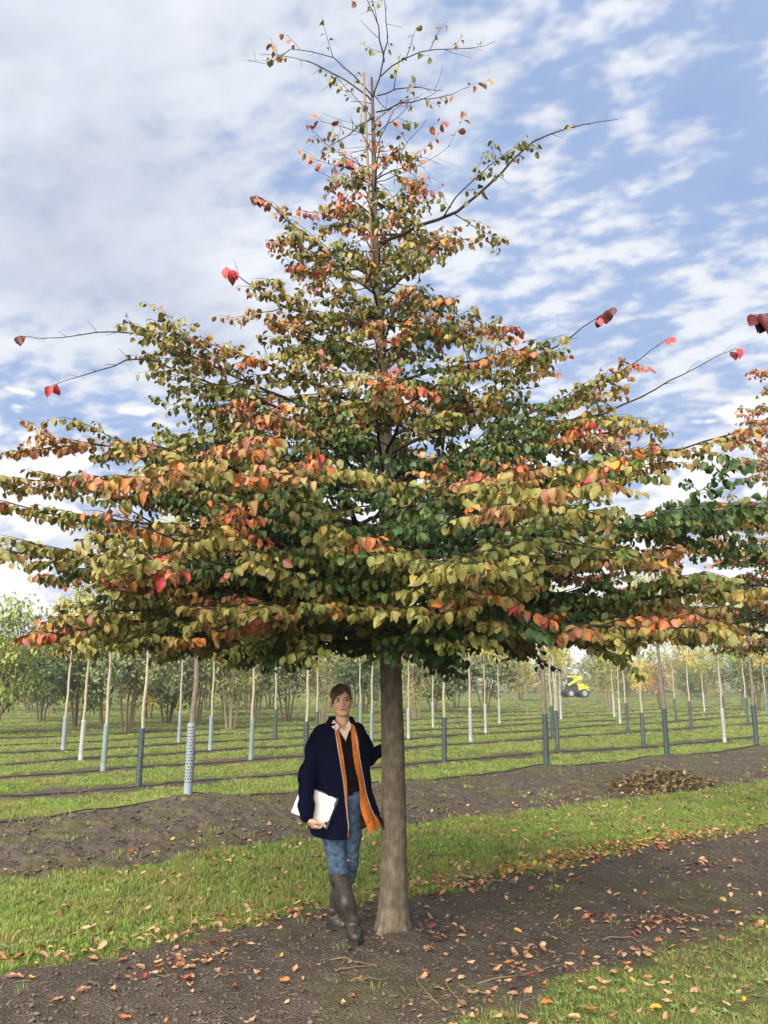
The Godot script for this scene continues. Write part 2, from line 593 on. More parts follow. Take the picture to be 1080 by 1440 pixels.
# ------------------------------------------------------------------ grass
func tuft(blades: int, tall: float, spread: float) -> ArrayMesh:
	var mb := MB.new()
	for i in blades:
		var a := r(0, TAU); var d := spread * sqrt(rng.randf())
		var o := Vector3(cos(a) * d, -0.006, sin(a) * d)
		var h := tall * r(0.45, 1.1)
		var lean := Vector3(cos(a + r(-0.9, 0.9)), 0, sin(a + r(-0.9, 0.9))) * h * r(0.15, 0.8)
		var fa := r(0, TAU)
		var side := Vector3(cos(fa), 0, sin(fa))
		var w := r(0.0016, 0.0032)
		var nr := side.cross(Vector3.UP).normalized()
		var col := Color(1, 1, 1) * r(0.75, 1.25)
		col = Color(col.r * r(0.9, 1.25), col.g, col.b * r(0.8, 1.1))
		var id := []
		for k in 3:
			var t: float = [0.0, 0.55, 1.0][k]
			var p := o + Vector3(0, h * (t - 0.18 * t * t), 0) + lean * t * t
			var ww: float = [w, w * 0.85, 0.0003][k]
			id.append(mb.vert(p - side * ww, nr, col)); id.append(mb.vert(p + side * ww, nr, col))
		mb.quad(id[0], id[1], id[3], id[2])
		mb.quad(id[2], id[3], id[5], id[4])
	mb.smooth()
	return mb.mesh()


func weed(leaves: int, long: float) -> ArrayMesh:
	var mb := MB.new()
	for i in leaves:
		var a := TAU * i / leaves + r(-0.4, 0.4)
		var up := r(0.15, 0.8)
		var ax := Vector3(cos(a), up, sin(a)).normalized()
		var nr := (Vector3.UP - ax * ax.y).normalized()
		mb.leaf(Vector3(0, 0.0, 0), ax, nr, long * r(0.6, 1.1), long * r(0.25, 0.42), 0.35, 0.35, Color.WHITE * r(0.8, 1.2), Color.WHITE * r(0.8, 1.2))
	return mb.mesh()


func make_grass():
	var kinds := [tuft(16, 0.052, 0.05), tuft(13, 0.072, 0.05), tuft(18, 0.04, 0.06), tuft(12, 0.105, 0.04)]
	var where := [[], [], [], []]; var tint := [[], [], [], []]
	var bands := [[-3.2, -6.0, 620.0, 1.0], [-6.0, -9.0, 560.0, 1.0], [-9.0, -12.0, 330.0, 1.15], [-12.0, -17.0, 170.0, 1.35], [-17.0, -26.0, 62.0, 1.7], [-26.0, -42.0, 19.0, 2.4], [-42.0, -95.0, 3.2, 4.2]]
	for b in bands:
		var z0: float = b[0]; var z1: float = b[1]
		var area := (z0 - z1) * (1.24 * -(z0 + z1) * 0.5 * 0.5 * 2.0 * 0.5 + 1.6) * 1.0
		area = (z0 - z1) * 2.0 * (0.56 * -(z0 + z1) * 0.5 + 0.8)
		var count := int(area * float(b[2]))
		for i in count:
			var z := r(z1, z0)
			var x := r(-1.0, 1.0) * (0.56 * -z + 0.8)
			var so := soil(x, z)
			var p := row_p(x, z)
			if so > r(0.05, 0.6) and rng.randf() > (0.03 if p > 8.0 else 0.003): continue
			var n1 := noise_a.get_noise_2d(x * 0.9, z * 0.9 + 50.0)
			var n2 := noise_b.get_noise_2d(x * 2.4 + 9.0, z * 2.4)
			if n2 < -0.22 and rng.randf() < 0.75: continue
			var k := 0
			var q := rng.randf()
			if q < 0.25: k = 2
			elif q < 0.45 + n1 * 0.5: k = 1
			if n1 > 0.22 and q > 0.9: k = 3
			var sc: float = b[3] * r(0.75, 1.25)
			if p < 3.7: sc *= 0.62
			var tall: float = sc if b[3] < 1.3 else 1.0 + (sc - 1.0) * 0.45
			if absf(p - 8.1) < 0.35 and n2 > 0.0: tall *= 1.5
			where[k].append(Transform3D(Basis(Vector3.UP, r(0, TAU)).scaled(Vector3(sc, tall, sc)), Vector3(x, ground_h(x, z), z)))
			var c := Color(0.175, 0.265, 0.05)
			c = c.lerp(Color(0.25, 0.235, 0.085), clampf(0.30 + 1.1 * n1 + r(-0.3, 0.35), 0.0, 0.9))
			if rng.randf() < 0.2: c = c.lerp(Color(0.08, 0.16, 0.04), 0.6)
			if p < 3.7: c = c.lerp(Color(0.2, 0.205, 0.08), 0.45)
			tint[k].append(c * r(0.8, 1.2))
	var n := 0
	for k in 4:
		n += where[k].size()
		scatter("grass", kinds[k], mats.grass, where[k], tint[k], ["short green grass growing in the lanes", "medium green grass growing in the lanes", "low spreading grass growing in the lanes", "taller grass tufts growing in the lanes"][k], "grass")
	print("tufts ", n)
	var ww := []; var wt := []
	for i in 2600:
		var z := -3.4 - 8.0 * rng.randf()
		var x := r(-1.0, 1.0) * (0.56 * -z + 0.6)
		var so := soil(x, z)
		if so > 0.3 and rng.randf() > 0.006: continue
		var p := row_p(x, z)
		if p > 3.7 and rng.randf() < 0.45: continue
		var sc := r(0.5, 1.2) * (0.8 if p < 3.7 else 1.0)
		ww.append(Transform3D(Basis(Vector3.UP, r(0, TAU)).scaled(Vector3.ONE * sc), Vector3(x, ground_h(x, z) + 0.004, z)))
		wt.append(Color(0.13, 0.215, 0.06).lerp(Color(0.2, 0.26, 0.11), rng.randf()) * r(0.8, 1.2))
	scatter("ground_cover", weed(8, 0.055), mats.grass, ww, wt, "small broad leaved weeds among the grass", "weeds")


# ------------------------------------------------------------------ the big tree
const PALETTE := [
	[Color(0.036, 0.088, 0.028), Color(0.042, 0.096, 0.030)],   # deep green
	[Color(0.068, 0.130, 0.034), Color(0.080, 0.135, 0.036)],   # green
	[Color(0.140, 0.178, 0.044), Color(0.172, 0.172, 0.048)],   # olive
	[Color(0.210, 0.225, 0.062), Color(0.255, 0.212, 0.066)],   # yellow olive
	[Color(0.275, 0.200, 0.078), Color(0.325, 0.170, 0.080)],   # bronze
	[Color(0.42, 0.27, 0.05), Color(0.45, 0.22, 0.05)],         # golden
	[Color(0.46, 0.19, 0.05), Color(0.50, 0.135, 0.05)],        # orange
	[Color(0.52, 0.19, 0.12), Color(0.55, 0.13, 0.105)],        # salmon
	[Color(0.52, 0.065, 0.085), Color(0.46, 0.045, 0.065)],     # pink red
	[Color(0.105, 0.013, 0.018), Color(0.075, 0.011, 0.013)],   # dark crimson
	[Color(0.26, 0.115, 0.085), Color(0.29, 0.10, 0.08)],       # dusky rose
	[Color(0.046, 0.007, 0.010), Color(0.036, 0.006, 0.008)],   # maroon
]
# long shoots that show at the edge of the crown: where they run and how they are dressed
#   dress: 0 leafy limb, 1 almost bare, 2 bare with red leaves at its end
var SHOOTS := [
	[1, [Vector3(-0.10, 6.77, -5.87), Vector3(-0.04, 7.00, -5.88), Vector3(0.00, 7.17, -5.88), Vector3(0.03, 7.50, -5.89), Vector3(0.00, 7.86, -5.89), Vector3(-0.03, 8.25, -5.90)]],
	[1, [Vector3(0.00, 7.16, -5.87), Vector3(-0.06, 7.50, -5.85), Vector3(-0.14, 7.77, -5.82), Vector3(-0.21, 8.07, -5.80)]],
	[1, [Vector3(-0.09, 6.79, -5.87), Vector3(-0.25, 6.94, -5.79), Vector3(-0.44, 7.04, -5.71), Vector3(-0.62, 7.06, -5.63), Vector3(-0.79, 7.00, -5.56), Vector3(-0.98, 6.78, -5.48), Vector3(-1.12, 6.74, -5.40)]],
	[1, [Vector3(-0.10, 6.74, -5.87), Vector3(-0.32, 7.05, -5.98), Vector3(-0.59, 7.30, -6.08), Vector3(-0.88, 7.52, -6.19), Vector3(-1.20, 7.64, -6.30)]],
	[1, [Vector3(-0.03, 7.01, -5.87), Vector3(0.19, 7.14, -5.80), Vector3(0.44, 7.17, -5.73), Vector3(0.74, 7.10, -5.67), Vector3(0.96, 7.12, -5.60)]],
	[1, [Vector3(-0.07, 6.64, -5.87), Vector3(0.26, 6.88, -6.01), Vector3(0.53, 7.06, -6.16), Vector3(0.82, 7.28, -6.30)]],
	[1, [Vector3(-0.06, 6.81, -5.87), Vector3(0.21, 6.74, -5.69), Vector3(0.49, 6.54, -5.50)]],
	[1, [Vector3(-0.09, 6.59, -5.87), Vector3(-0.30, 6.30, -5.73), Vector3(-0.46, 6.09, -5.60)]],
	[5, [Vector3(-0.03, 5.34, -5.87), Vector3(0.30, 5.47, -5.82), Vector3(0.60, 5.57, -5.76), Vector3(0.90, 5.83, -5.71), Vector3(1.14, 6.07, -5.66), Vector3(1.37, 6.20, -5.61), Vector3(1.66, 6.24, -5.55), Vector3(1.93, 6.26, -5.50)]],
	[2, [Vector3(0.03, 3.60, -5.87), Vector3(-0.79, 3.92, -5.76), Vector3(-1.28, 4.12, -5.65), Vector3(-1.79, 4.33, -5.54), Vector3(-2.06, 4.33, -5.42), Vector3(-2.38, 4.23, -5.31), Vector3(-2.66, 4.19, -5.20)]],
	[2, [Vector3(0.03, 3.50, -5.87), Vector3(-0.90, 3.87, -5.78), Vector3(-1.51, 4.07, -5.68), Vector3(-1.88, 4.18, -5.59), Vector3(-2.17, 4.04, -5.49), Vector3(-2.48, 3.88, -5.40)]],
	[3, [Vector3(0.0, 4.25, -5.87), Vector3(-0.39, 4.40, -5.62), Vector3(-0.63, 4.49, -5.44), Vector3(-0.85, 4.52, -5.26), Vector3(-1.01, 4.56, -5.08), Vector3(-1.11, 4.57, -4.90)]],
	[3, [Vector3(-0.03, 5.0, -5.87), Vector3(-0.54, 5.29, -5.80), Vector3(-0.74, 5.42, -5.73), Vector3(-0.91, 5.57, -5.67), Vector3(-1.04, 5.62, -5.60)]],
	[3, [Vector3(0.03, 3.48, -5.87), Vector3(0.45, 3.69, -5.78), Vector3(0.89, 3.95, -5.68), Vector3(1.22, 4.21, -5.59), Vector3(1.54, 4.39, -5.49), Vector3(1.75, 4.52, -5.40)]],
	[2, [Vector3(0.06, 3.19, -5.87), Vector3(0.80, 3.61, -5.90), Vector3(1.39, 3.89, -5.92), Vector3(1.81, 4.12, -5.95), Vector3(2.13, 4.35, -5.97), Vector3(2.41, 4.56, -6.00)]],
	[2, [Vector3(0.06, 3.25, -5.87), Vector3(0.89, 3.56, -5.74), Vector3(1.53, 3.69, -5.60), Vector3(1.93, 3.81, -5.47), Vector3(2.21, 3.95, -5.33), Vector3(2.56, 4.09, -5.20)]],
	[0, [Vector3(0.06, 2.91, -5.87), Vector3(0.86, 3.14, -5.65), Vector3(1.62, 3.27, -5.44), Vector3(2.12, 3.34, -5.22), Vector3(2.60, 3.44, -5.00)]],
	[0, [Vector3(0.06, 2.57, -5.87), Vector3(0.86, 2.77, -5.73), Vector3(1.63, 2.85, -5.58), Vector3(2.37, 2.85, -5.44), Vector3(2.91, 2.84, -5.30)]],
	[0, [Vector3(0.06, 2.79, -5.87), Vector3(-0.66, 3.00, -5.78), Vector3(-1.41, 3.15, -5.69), Vector3(-2.24, 3.18, -5.59), Vector3(-3.0, 3.2, -5.50)]],
	[0, [Vector3(0.06, 2.68, -5.87), Vector3(-0.74, 2.78, -5.63), Vector3(-1.47, 2.81, -5.38), Vector3(-2.14, 2.83, -5.14), Vector3(-2.61, 2.90, -4.90)]],
	[0, [Vector3(0.05, 2.41, -5.87), Vector3(-0.71, 2.44, -5.45), Vector3(-1.36, 2.45, -5.04), Vector3(-1.99, 2.50, -4.62), Vector3(-2.35, 2.37, -4.20)]],
	[0, [Vector3(0.05, 2.25, -5.87), Vector3(-0.61, 2.22, -5.55), Vector3(-1.25, 2.16, -5.23), Vector3(-1.71, 2.08, -4.92), Vector3(-2.05, 1.98, -4.60)]],
	[0, [Vector3(0.08, 2.30, -5.87), Vector3(0.48, 2.47, -5.15), Vector3(0.67, 2.62, -4.44), Vector3(0.72, 2.60, -3.72), Vector3(0.70, 2.50, -3.00)]],
	[0, [Vector3(0.08, 2.19, -5.87), Vector3(0.80, 2.15, -5.40), Vector3(1.41, 2.21, -4.94), Vector3(1.90, 2.24, -4.47), Vector3(2.27, 2.23, -4.00)]],
	[0, [Vector3(0.08, 2.11, -5.87), Vector3(0.49, 2.10, -5.38), Vector3(0.89, 2.08, -4.88), Vector3(1.28, 2.03, -4.39), Vector3(1.60, 1.98, -3.90)]],
	[0, [Vector3(0.03, 2.30, -5.87), Vector3(-0.35, 2.50, -5.38), Vector3(-0.64, 2.57, -4.88), Vector3(-0.87, 2.53, -4.39), Vector3(-1.06, 2.40, -3.89), Vector3(-1.14, 2.21, -3.40)]],
	[0, [Vector3(0.03, 2.14, -5.87), Vector3(-0.20, 2.10, -5.43), Vector3(-0.46, 2.08, -4.98), Vector3(-0.71, 2.06, -4.54), Vector3(-0.90, 1.98, -4.10)]],
	[0, [Vector3(0.05, 2.30, -5.87), Vector3(0.10, 2.41, -5.23), Vector3(0.15, 2.41, -4.58), Vector3(0.37, 2.31, -3.94), Vector3(0.46, 2.23, -3.30)]],
	[0, [Vector3(0.06, 2.57, -5.87), Vector3(-0.20, 2.84, -5.30), Vector3(-0.32, 2.96, -4.74), Vector3(-0.40, 2.89, -4.17), Vector3(-0.55, 2.71, -3.60)]],
	[0, [Vector3(0.06, 2.57, -5.87), Vector3(-0.60, 2.99, -5.28), Vector3(-0.94, 3.04, -4.69), Vector3(-1.06, 2.91, -4.09), Vector3(-1.10, 2.60, -3.50)]],
	[4, [Vector3(0.08, 2.45, -5.87), Vector3(1.3, 2.7, -5.2), Vector3(2.6, 2.85, -4.6), Vector3(3.1, 3.0, -3.7), Vector3(2.5, 3.16, -3.0), Vector3(1.9, 3.21, -2.92), Vector3(1.52, 3.19, -2.90)]],
	[0, [Vector3(0.05, 2.12, -5.87), Vector3(-0.7, 2.14, -5.75), Vector3(-1.5, 2.12, -5.6), Vector3(-2.4, 2.04, -5.4)]],
	[0, [Vector3(0.05, 2.2, -5.87), Vector3(-0.6, 2.3, -6.2), Vector3(-1.4, 2.32, -6.6), Vector3(-2.3, 2.2, -6.9)]],
	[0, [Vector3(0.05, 2.3, -5.87), Vector3(-0.8, 2.5, -6.0), Vector3(-1.7, 2.6, -6.1), Vector3(-2.7, 2.5, -6.1)]],
	[0, [Vector3(0.07, 2.12, -5.87), Vector3(0.8, 2.15, -5.9), Vector3(1.6, 2.12, -5.9), Vector3(2.5, 2.05, -5.8)]],
	[0, [Vector3(0.03, 3.19, -5.87), Vector3(-0.62, 3.41, -5.83), Vector3(-1.34, 3.46, -5.79), Vector3(-2.16, 3.53, -5.74), Vector3(-2.86, 3.46, -5.70)]],
]
var reach := [[1.9, 2.2], [2.2, 2.75], [2.6, 2.75], [3.0, 2.4], [3.4, 2.0], [3.8, 1.65], [4.2, 1.35], [4.7, 1.02], [5.2, 0.8], [5.7, 0.6], [6.2, 0.45], [7.2, 0.3]]
var leaf_list := []   # base, axis, upper side, length, palette, brightness


func crown_reach(h: float) -> float:
	for i in reach.size() - 1:
		if h < reach[i + 1][0]:
			return lerpf(reach[i][1], reach[i + 1][1], clampf((h - reach[i][0]) / (reach[i + 1][0] - reach[i][0]), 0.0, 1.0))
	return 0.25


func trunk_at(h: float) -> Vector3:
	var x := 0.058
	if h > 2.0: x = 0.058 - 0.036 * (h - 2.0)
	return Vector3(x + 0.012 * sin(h * 2.1), h, -5.87 + 0.012 * sin(h * 1.6 + 1.0))


func leaf_kind(turned: float) -> int:
	var t := turned + r(-0.085, 0.085)
	if t < 0.20: return 0
	if t < 0.36: return 1
	if t < 0.56: return 2
	if t < 0.76: return 3
	if t < 0.88: return 4 if rng.randf() < 0.7 else 10
	if t < 0.97: return [4, 10, 4, 6, 5][rng.randi() % 5]
	if t < 1.08: return [6, 10, 7, 4, 6, 5][rng.randi() % 6]
	return [7, 8, 6, 10, 6][rng.randi() % 5]


# leaves along a twig; turned = how far into autumn colour
func dress(path: Array, from: float, gap: float, turned: float, out_dir: Vector3, size: float):
	var acc := 0.0
	var side := 1.0
	var total := 0.0
	for i in path.size() - 1: total += (path[i] as Vector3).distance_to(path[i + 1])
	var run := 0.0
	var next := total * from
	for i in path.size() - 1:
		var a: Vector3 = path[i]; var b: Vector3 = path[i + 1]
		var d := a.distance_to(b)
		if d < 1e-5: continue
		while next <= run + d:
			var q := a.lerp(b, (next - run) / d)
			var dir := (b - a) / d
			var hor := dir.cross(Vector3.UP)
			if hor.length() < 0.15: hor = Vector3.RIGHT
			hor = hor.normalized() * side
			side = -side
			var ax := (hor * r(0.25, 0.95) + dir * r(0.1, 0.6) + Vector3.DOWN * r(0.1, 1.35) + Vector3(r(-0.45, 0.45), 0, r(-0.45, 0.45))).normalized()
			var face := (Vector3.UP * 0.75 + hor * 0.75 + out_dir * 0.45 + Vector3(r(-0.85, 0.85), r(-0.4, 0.3), r(-0.85, 0.85)))
			var nr := (face - ax * face.dot(ax)).normalized()
			var tip := next / total
			leaf_list.append([q + ax * 0.012, ax, nr, size * (r(0.7, 1.2) if rng.randf() > 0.2 else r(0.4, 0.7)), leaf_kind(turned + 0.10 * (tip - 0.5)), r(0.8, 1.2)])
			if rng.randf() < 0.3:
				ax = (ax + Vector3(r(-0.7, 0.7), r(-0.7, 0.3), r(-0.7, 0.7))).normalized()
				nr = (face - ax * face.dot(ax)).normalized()
				leaf_list.append([q + ax * 0.012, ax, nr, size * r(0.5, 1.1), leaf_kind(turned + 0.10 * (tip - 0.5)), r(0.8, 1.2)])
			next += gap * r(0.6, 1.4)
		run += d


func limb(tree: Node3D, ctrl: Array, thick: float, dressed: int, density: float, leafy: float, bare_to: float, called := "limb") -> void:
	var mb := MB.new()
	var path := spline(ctrl, 0.11)
	var n := path.size()
	for i in range(1, n - 1): path[i] += Vector3(r(-1, 1), r(-0.7, 0.7), r(-1, 1)) * 0.014
	var rad := []
	for i in n: rad.append(maxf(thick * pow(1.0 - float(i) / n, 0.8), 0.0022))
	var bark := Color(0.055, 0.045, 0.038)
	mb.tube(path, rad, 7 if thick > 0.012 else 4, bark)
	var total := 0.0
	var dist := [0.0]
	for i in n - 1:
		total += (path[i] as Vector3).distance_to(path[i + 1])
		dist.append(total)
	var spray := r(-0.12, 0.12)
	var gap := 0.0255 / density
	var side := 1.0
	var at: float = total * [0.12, 0.25, 0.25, 0.6][dressed]
	var k := 0
	while at < total * 0.985:
		while k < n - 2 and dist[k + 1] < at: k += 1
		var f := at / total
		var o: Vector3 = (path[k] as Vector3).lerp(path[k + 1], (at - dist[k]) / maxf(dist[k + 1] - dist[k], 1e-4))
		var dir: Vector3 = ((path[k + 1] as Vector3) - path[k]).normalized()
		var hor := dir.cross(Vector3.UP)
		if hor.length() < 0.2: hor = Vector3(cos(at * 37.0), 0, sin(at * 37.0))
		hor = hor.normalized() * side
		side = -side
		var bare: bool = (dressed == 1 or dressed == 2) and f > bare_to
		var long := (0.16 + 0.42 * (total - at)) * r(0.55, 1.15)
		long = minf(long, 0.95)
		if bare: long = r(0.03, 0.16)
		if dressed == 1: long = r(0.04, 0.34)
		var out := (dir * r(0.55, 0.95) + hor * r(0.7, 1.0)).normalized()
		out.y = r(-0.24, 0.36) + (0.3 if bare else 0.0) * r(-0.3, 1.0)
		var pts := [o]
		var p := o
		var steps := maxi(3, int(long / 0.09))
		for j in steps:
			out = (out + Vector3(r(-0.22, 0.22), r(-0.13, 0.10), r(-0.22, 0.22)) + dir * 0.05).normalized()
			p += out * (long / steps)
			pts.append(p)
		var rr := []
		var r0: float = minf(rad[k] * 0.6, 0.002 + long * 0.008)
		for j in pts.size(): rr.append(maxf(r0 * (1.0 - 0.85 * j / pts.size()), 0.0011))
		mb.tube(pts, rr, 4, bark)
		var height := o.y
		var turned := 0.17 + 0.56 * f + 0.085 * clampf(height - 2.7, -1.0, 2.2) + spray + r(-0.16, 0.16)
		if f > 0.5 and rng.randf() < 0.16: turned += 0.36
		if f < 0.5 and height < 3.5: turned -= 0.16
		var outward := (o - trunk_at(o.y)); outward.y = 0.0
		outward = outward.normalized()
		if bare or dressed == 1:
			if rng.randf() < leafy: dress(pts, 0.3, 0.05, turned + 0.05, outward, 0.064)
		else:
			dress(pts, 0.2 if f > 0.3 else 0.45, gap, turned, outward, 0.060)
			# side twigs
			var sd := 1.0
			var m := 1
			while m < pts.size():
				if rng.randf() < 0.92:
					var d2: Vector3 = ((pts[m] as Vector3) - pts[m - 1]).normalized()
					var h2 := d2.cross(Vector3.UP).normalized() * sd
					sd = -sd
					var l2 := (0.08 + 0.3 * long * (1.0 - 0.6 * float(m) / pts.size())) * r(0.6, 1.2)
					var q2 := [pts[m]]
					var pp: Vector3 = pts[m]
					var dd := (d2 * 0.75 + h2 * 0.85 + Vector3(0, r(-0.30, 0.22), 0)).normalized()
					for j in 3:
						dd = (dd + Vector3(r(-0.15, 0.15), r(-0.12, 0.04), r(-0.15, 0.15))).normalized()
						pp += dd * l2 / 3.0
						q2.append(pp)
					mb.tube(q2, [0.0022, 0.0018, 0.0014, 0.001], 3, bark)
					dress(q2, 0.1, gap, turned + 0.04, outward, 0.060)
				m += 1
		at += (0.115 if not bare else 0.13) * r(0.7, 1.35) / sqrt(density) * (1.0 if dressed != 1 else 1.0)
	# the limb's own end
	var endp := path.slice(int(n * 0.55))
	var od: Vector3 = path[-1] - trunk_at(path[-1].y); od.y = 0
	if dressed == 0:
		dress(endp, 0.0, gap * 0.9, 0.80 + spray + 0.1 * clampf(path[-1].y - 2.8, -1.0, 2.0), od.normalized(), 0.064)
	obj(called, mb.mesh(), mats.limb, tree)


func red_end(path_end: Array, count: int, kinds: Array, size := 0.085):
	# a few bright leaves hanging at the end of a shoot
	var a: Vector3 = path_end[0]; var b: Vector3 = path_end[1]
	for i in count:
		var q := b.lerp(a, pow(float(i) / maxf(count, 1.0), 1.0) * 0.9)
		var ax := Vector3(r(-0.6, 0.6), r(-1.3, -0.5), r(-0.3, 0.7)).normalized()
		var face := Vector3(r(-0.4, 0.4), 0.5, 1.0)
		leaf_list.append([q, ax, (face - ax * face.dot(ax)).normalized(), size * r(0.8, 1.15), kinds[rng.randi() % kinds.size()], r(0.85, 1.15)])


func foliage(tree: Node3D, keep: int) -> void:
	# the leaves that show largest are parts of their own, the rest one mass
	var order := []
	if keep > 0:
		for i in leaf_list.size():
			var q: Vector3 = leaf_list[i][0] - CAM
			var dep := -q.z
			if dep < 0.8 or absf(q.x) > dep * 0.5 or q.y > dep * 1.05: continue
			order.append([q.length() / float(leaf_list[i][3]), i])
		order.sort_custom(func(a, b): return a[0] < b[0])
	var single := {}
	for i in mini(keep, order.size()): single[order[i][1]] = true
	var shapes := {}
	var mb := MB.new()
	for i in leaf_list.size():
		var l: Array = leaf_list[i]
		var pal: Array = PALETTE[l[4]]
		if single.has(i):
			var v := i % 3
			var key: int = int(l[4]) * 3 + v
			if not shapes.has(key):
				var one := MB.new()
				fine_leaf(one, 0.66 + 0.06 * v, [0.4, 0.75, 0.25][v], [0.3, 0.55, 0.12][v], pal[0], pal[1], key)
				shapes[key] = one.mesh()
			var o := obj("leaf", shapes[key], mats.leaf, tree)
			var side: Vector3 = (l[1] as Vector3).cross(l[2]).normalized()
			o.transform = Transform3D(Basis(side * l[3], l[2] * l[3], -l[1] * l[3]), l[0])
		else:
			var b: float = l[5]
			var c0: Color = pal[0] * b; var c1: Color = pal[1] * b * r(0.9, 1.1)
			if rng.randf() < 0.2: c1 = c1.lerp(PALETTE[mini(int(l[4]) + 2, 8) if int(l[4]) < 9 else int(l[4])][1], 0.55)
			c0.a = 1.0; c1.a = 1.0
			mb.leaf(l[0], l[1], l[2], l[3], float(l[3]) * r(0.58, 0.8), r(0.1, 0.95), r(-0.1, 0.75), c0, c1, r(-0.07, 0.09))
	var f := obj("foliage", mb.mesh(), mats.leaf, tree)
	f.set_meta("kind", "stuff")
	print("leaves ", leaf_list.size())
	leaf_list.clear()


# unit leaf along -z, upper side +y, with a rippled edge
func fine_leaf(mb: MB, wide: float, fold: float, curl: float, c0: Color, c1: Color, sd: int):
	var rows := 6
	for i in rows + 1:
		var t := float(i) / rows
		var w: float = wide * 0.5 * pow(sin(PI * pow(t, 0.86)), 0.8) * (1.0 if i < rows else 0.0)
		if i == 0: w = 0.012
		for s in 5:
			var u: float = [-1.0, -0.55, 0.0, 0.55, 1.0][s]
			var y := -curl * t * t + fold * absf(u) * w + 0.06 * u * absf(u) * sin(i * 2.1 + sd) * (1.0 if absf(u) > 0.6 else 0.4)
			mb.vert(Vector3(u * w, y, -t), Vector3.UP, c0.lerp(c1, clampf(absf(u) * 0.8 + 0.3 * (t - 0.5), 0.0, 1.0)), Vector2(0.5 + 0.5 * u * w / (wide * 0.5), t))
	for i in rows:
		for s in 4:
			var a := i * 5 + s
			mb.quad(a, a + 1, a + 6, a + 5)
	mb.smooth()


func trunk_mesh(top: float) -> ArrayMesh:
	var mb := MB.new()
	var rings := 60; var sides := 36
	for i in rings + 1:
		var t := float(i) / rings
		var h := -0.06 + (top + 0.06) * pow(t, 1.35)
		var base := trunk_at(h)
		var rad := lerpf(0.094, 0.078, clampf(h / 2.0, 0.0, 1.0))
		if h > 2.0: rad = lerpf(0.078, 0.011, pow((h - 2.0) / (top - 2.0), 0.85))
		rad += 0.05 * exp(-maxf(h, 0.0) / 0.10) + 0.012 * exp(-maxf(h, 0.0) / 0.4)
		for s in sides + 1:
			var a := TAU * (s % sides) / sides
			var fl := 1.0 + (0.045 + 0.5 * exp(-maxf(h, 0.0) / 0.12)) * noise_c.get_noise_3d(cos(a) * 1.7 + 3.0, h * 0.35, sin(a) * 1.7) + 0.02 * noise_c.get_noise_3d(cos(a) * 4.0, h * 2.0, sin(a) * 4.0)
			var q := Vector3(cos(a), 0, sin(a))
			mb.vert(base + q * rad * fl, q, Color.WHITE, Vector2(float(s) / sides, h * 0.5))
	for i in rings:
		for s in sides:
			var a := i * (sides + 1) + s
			mb.quad(a, a + 1, a + sides + 2, a + sides + 1)
	mb.smooth()
	return mb.mesh()


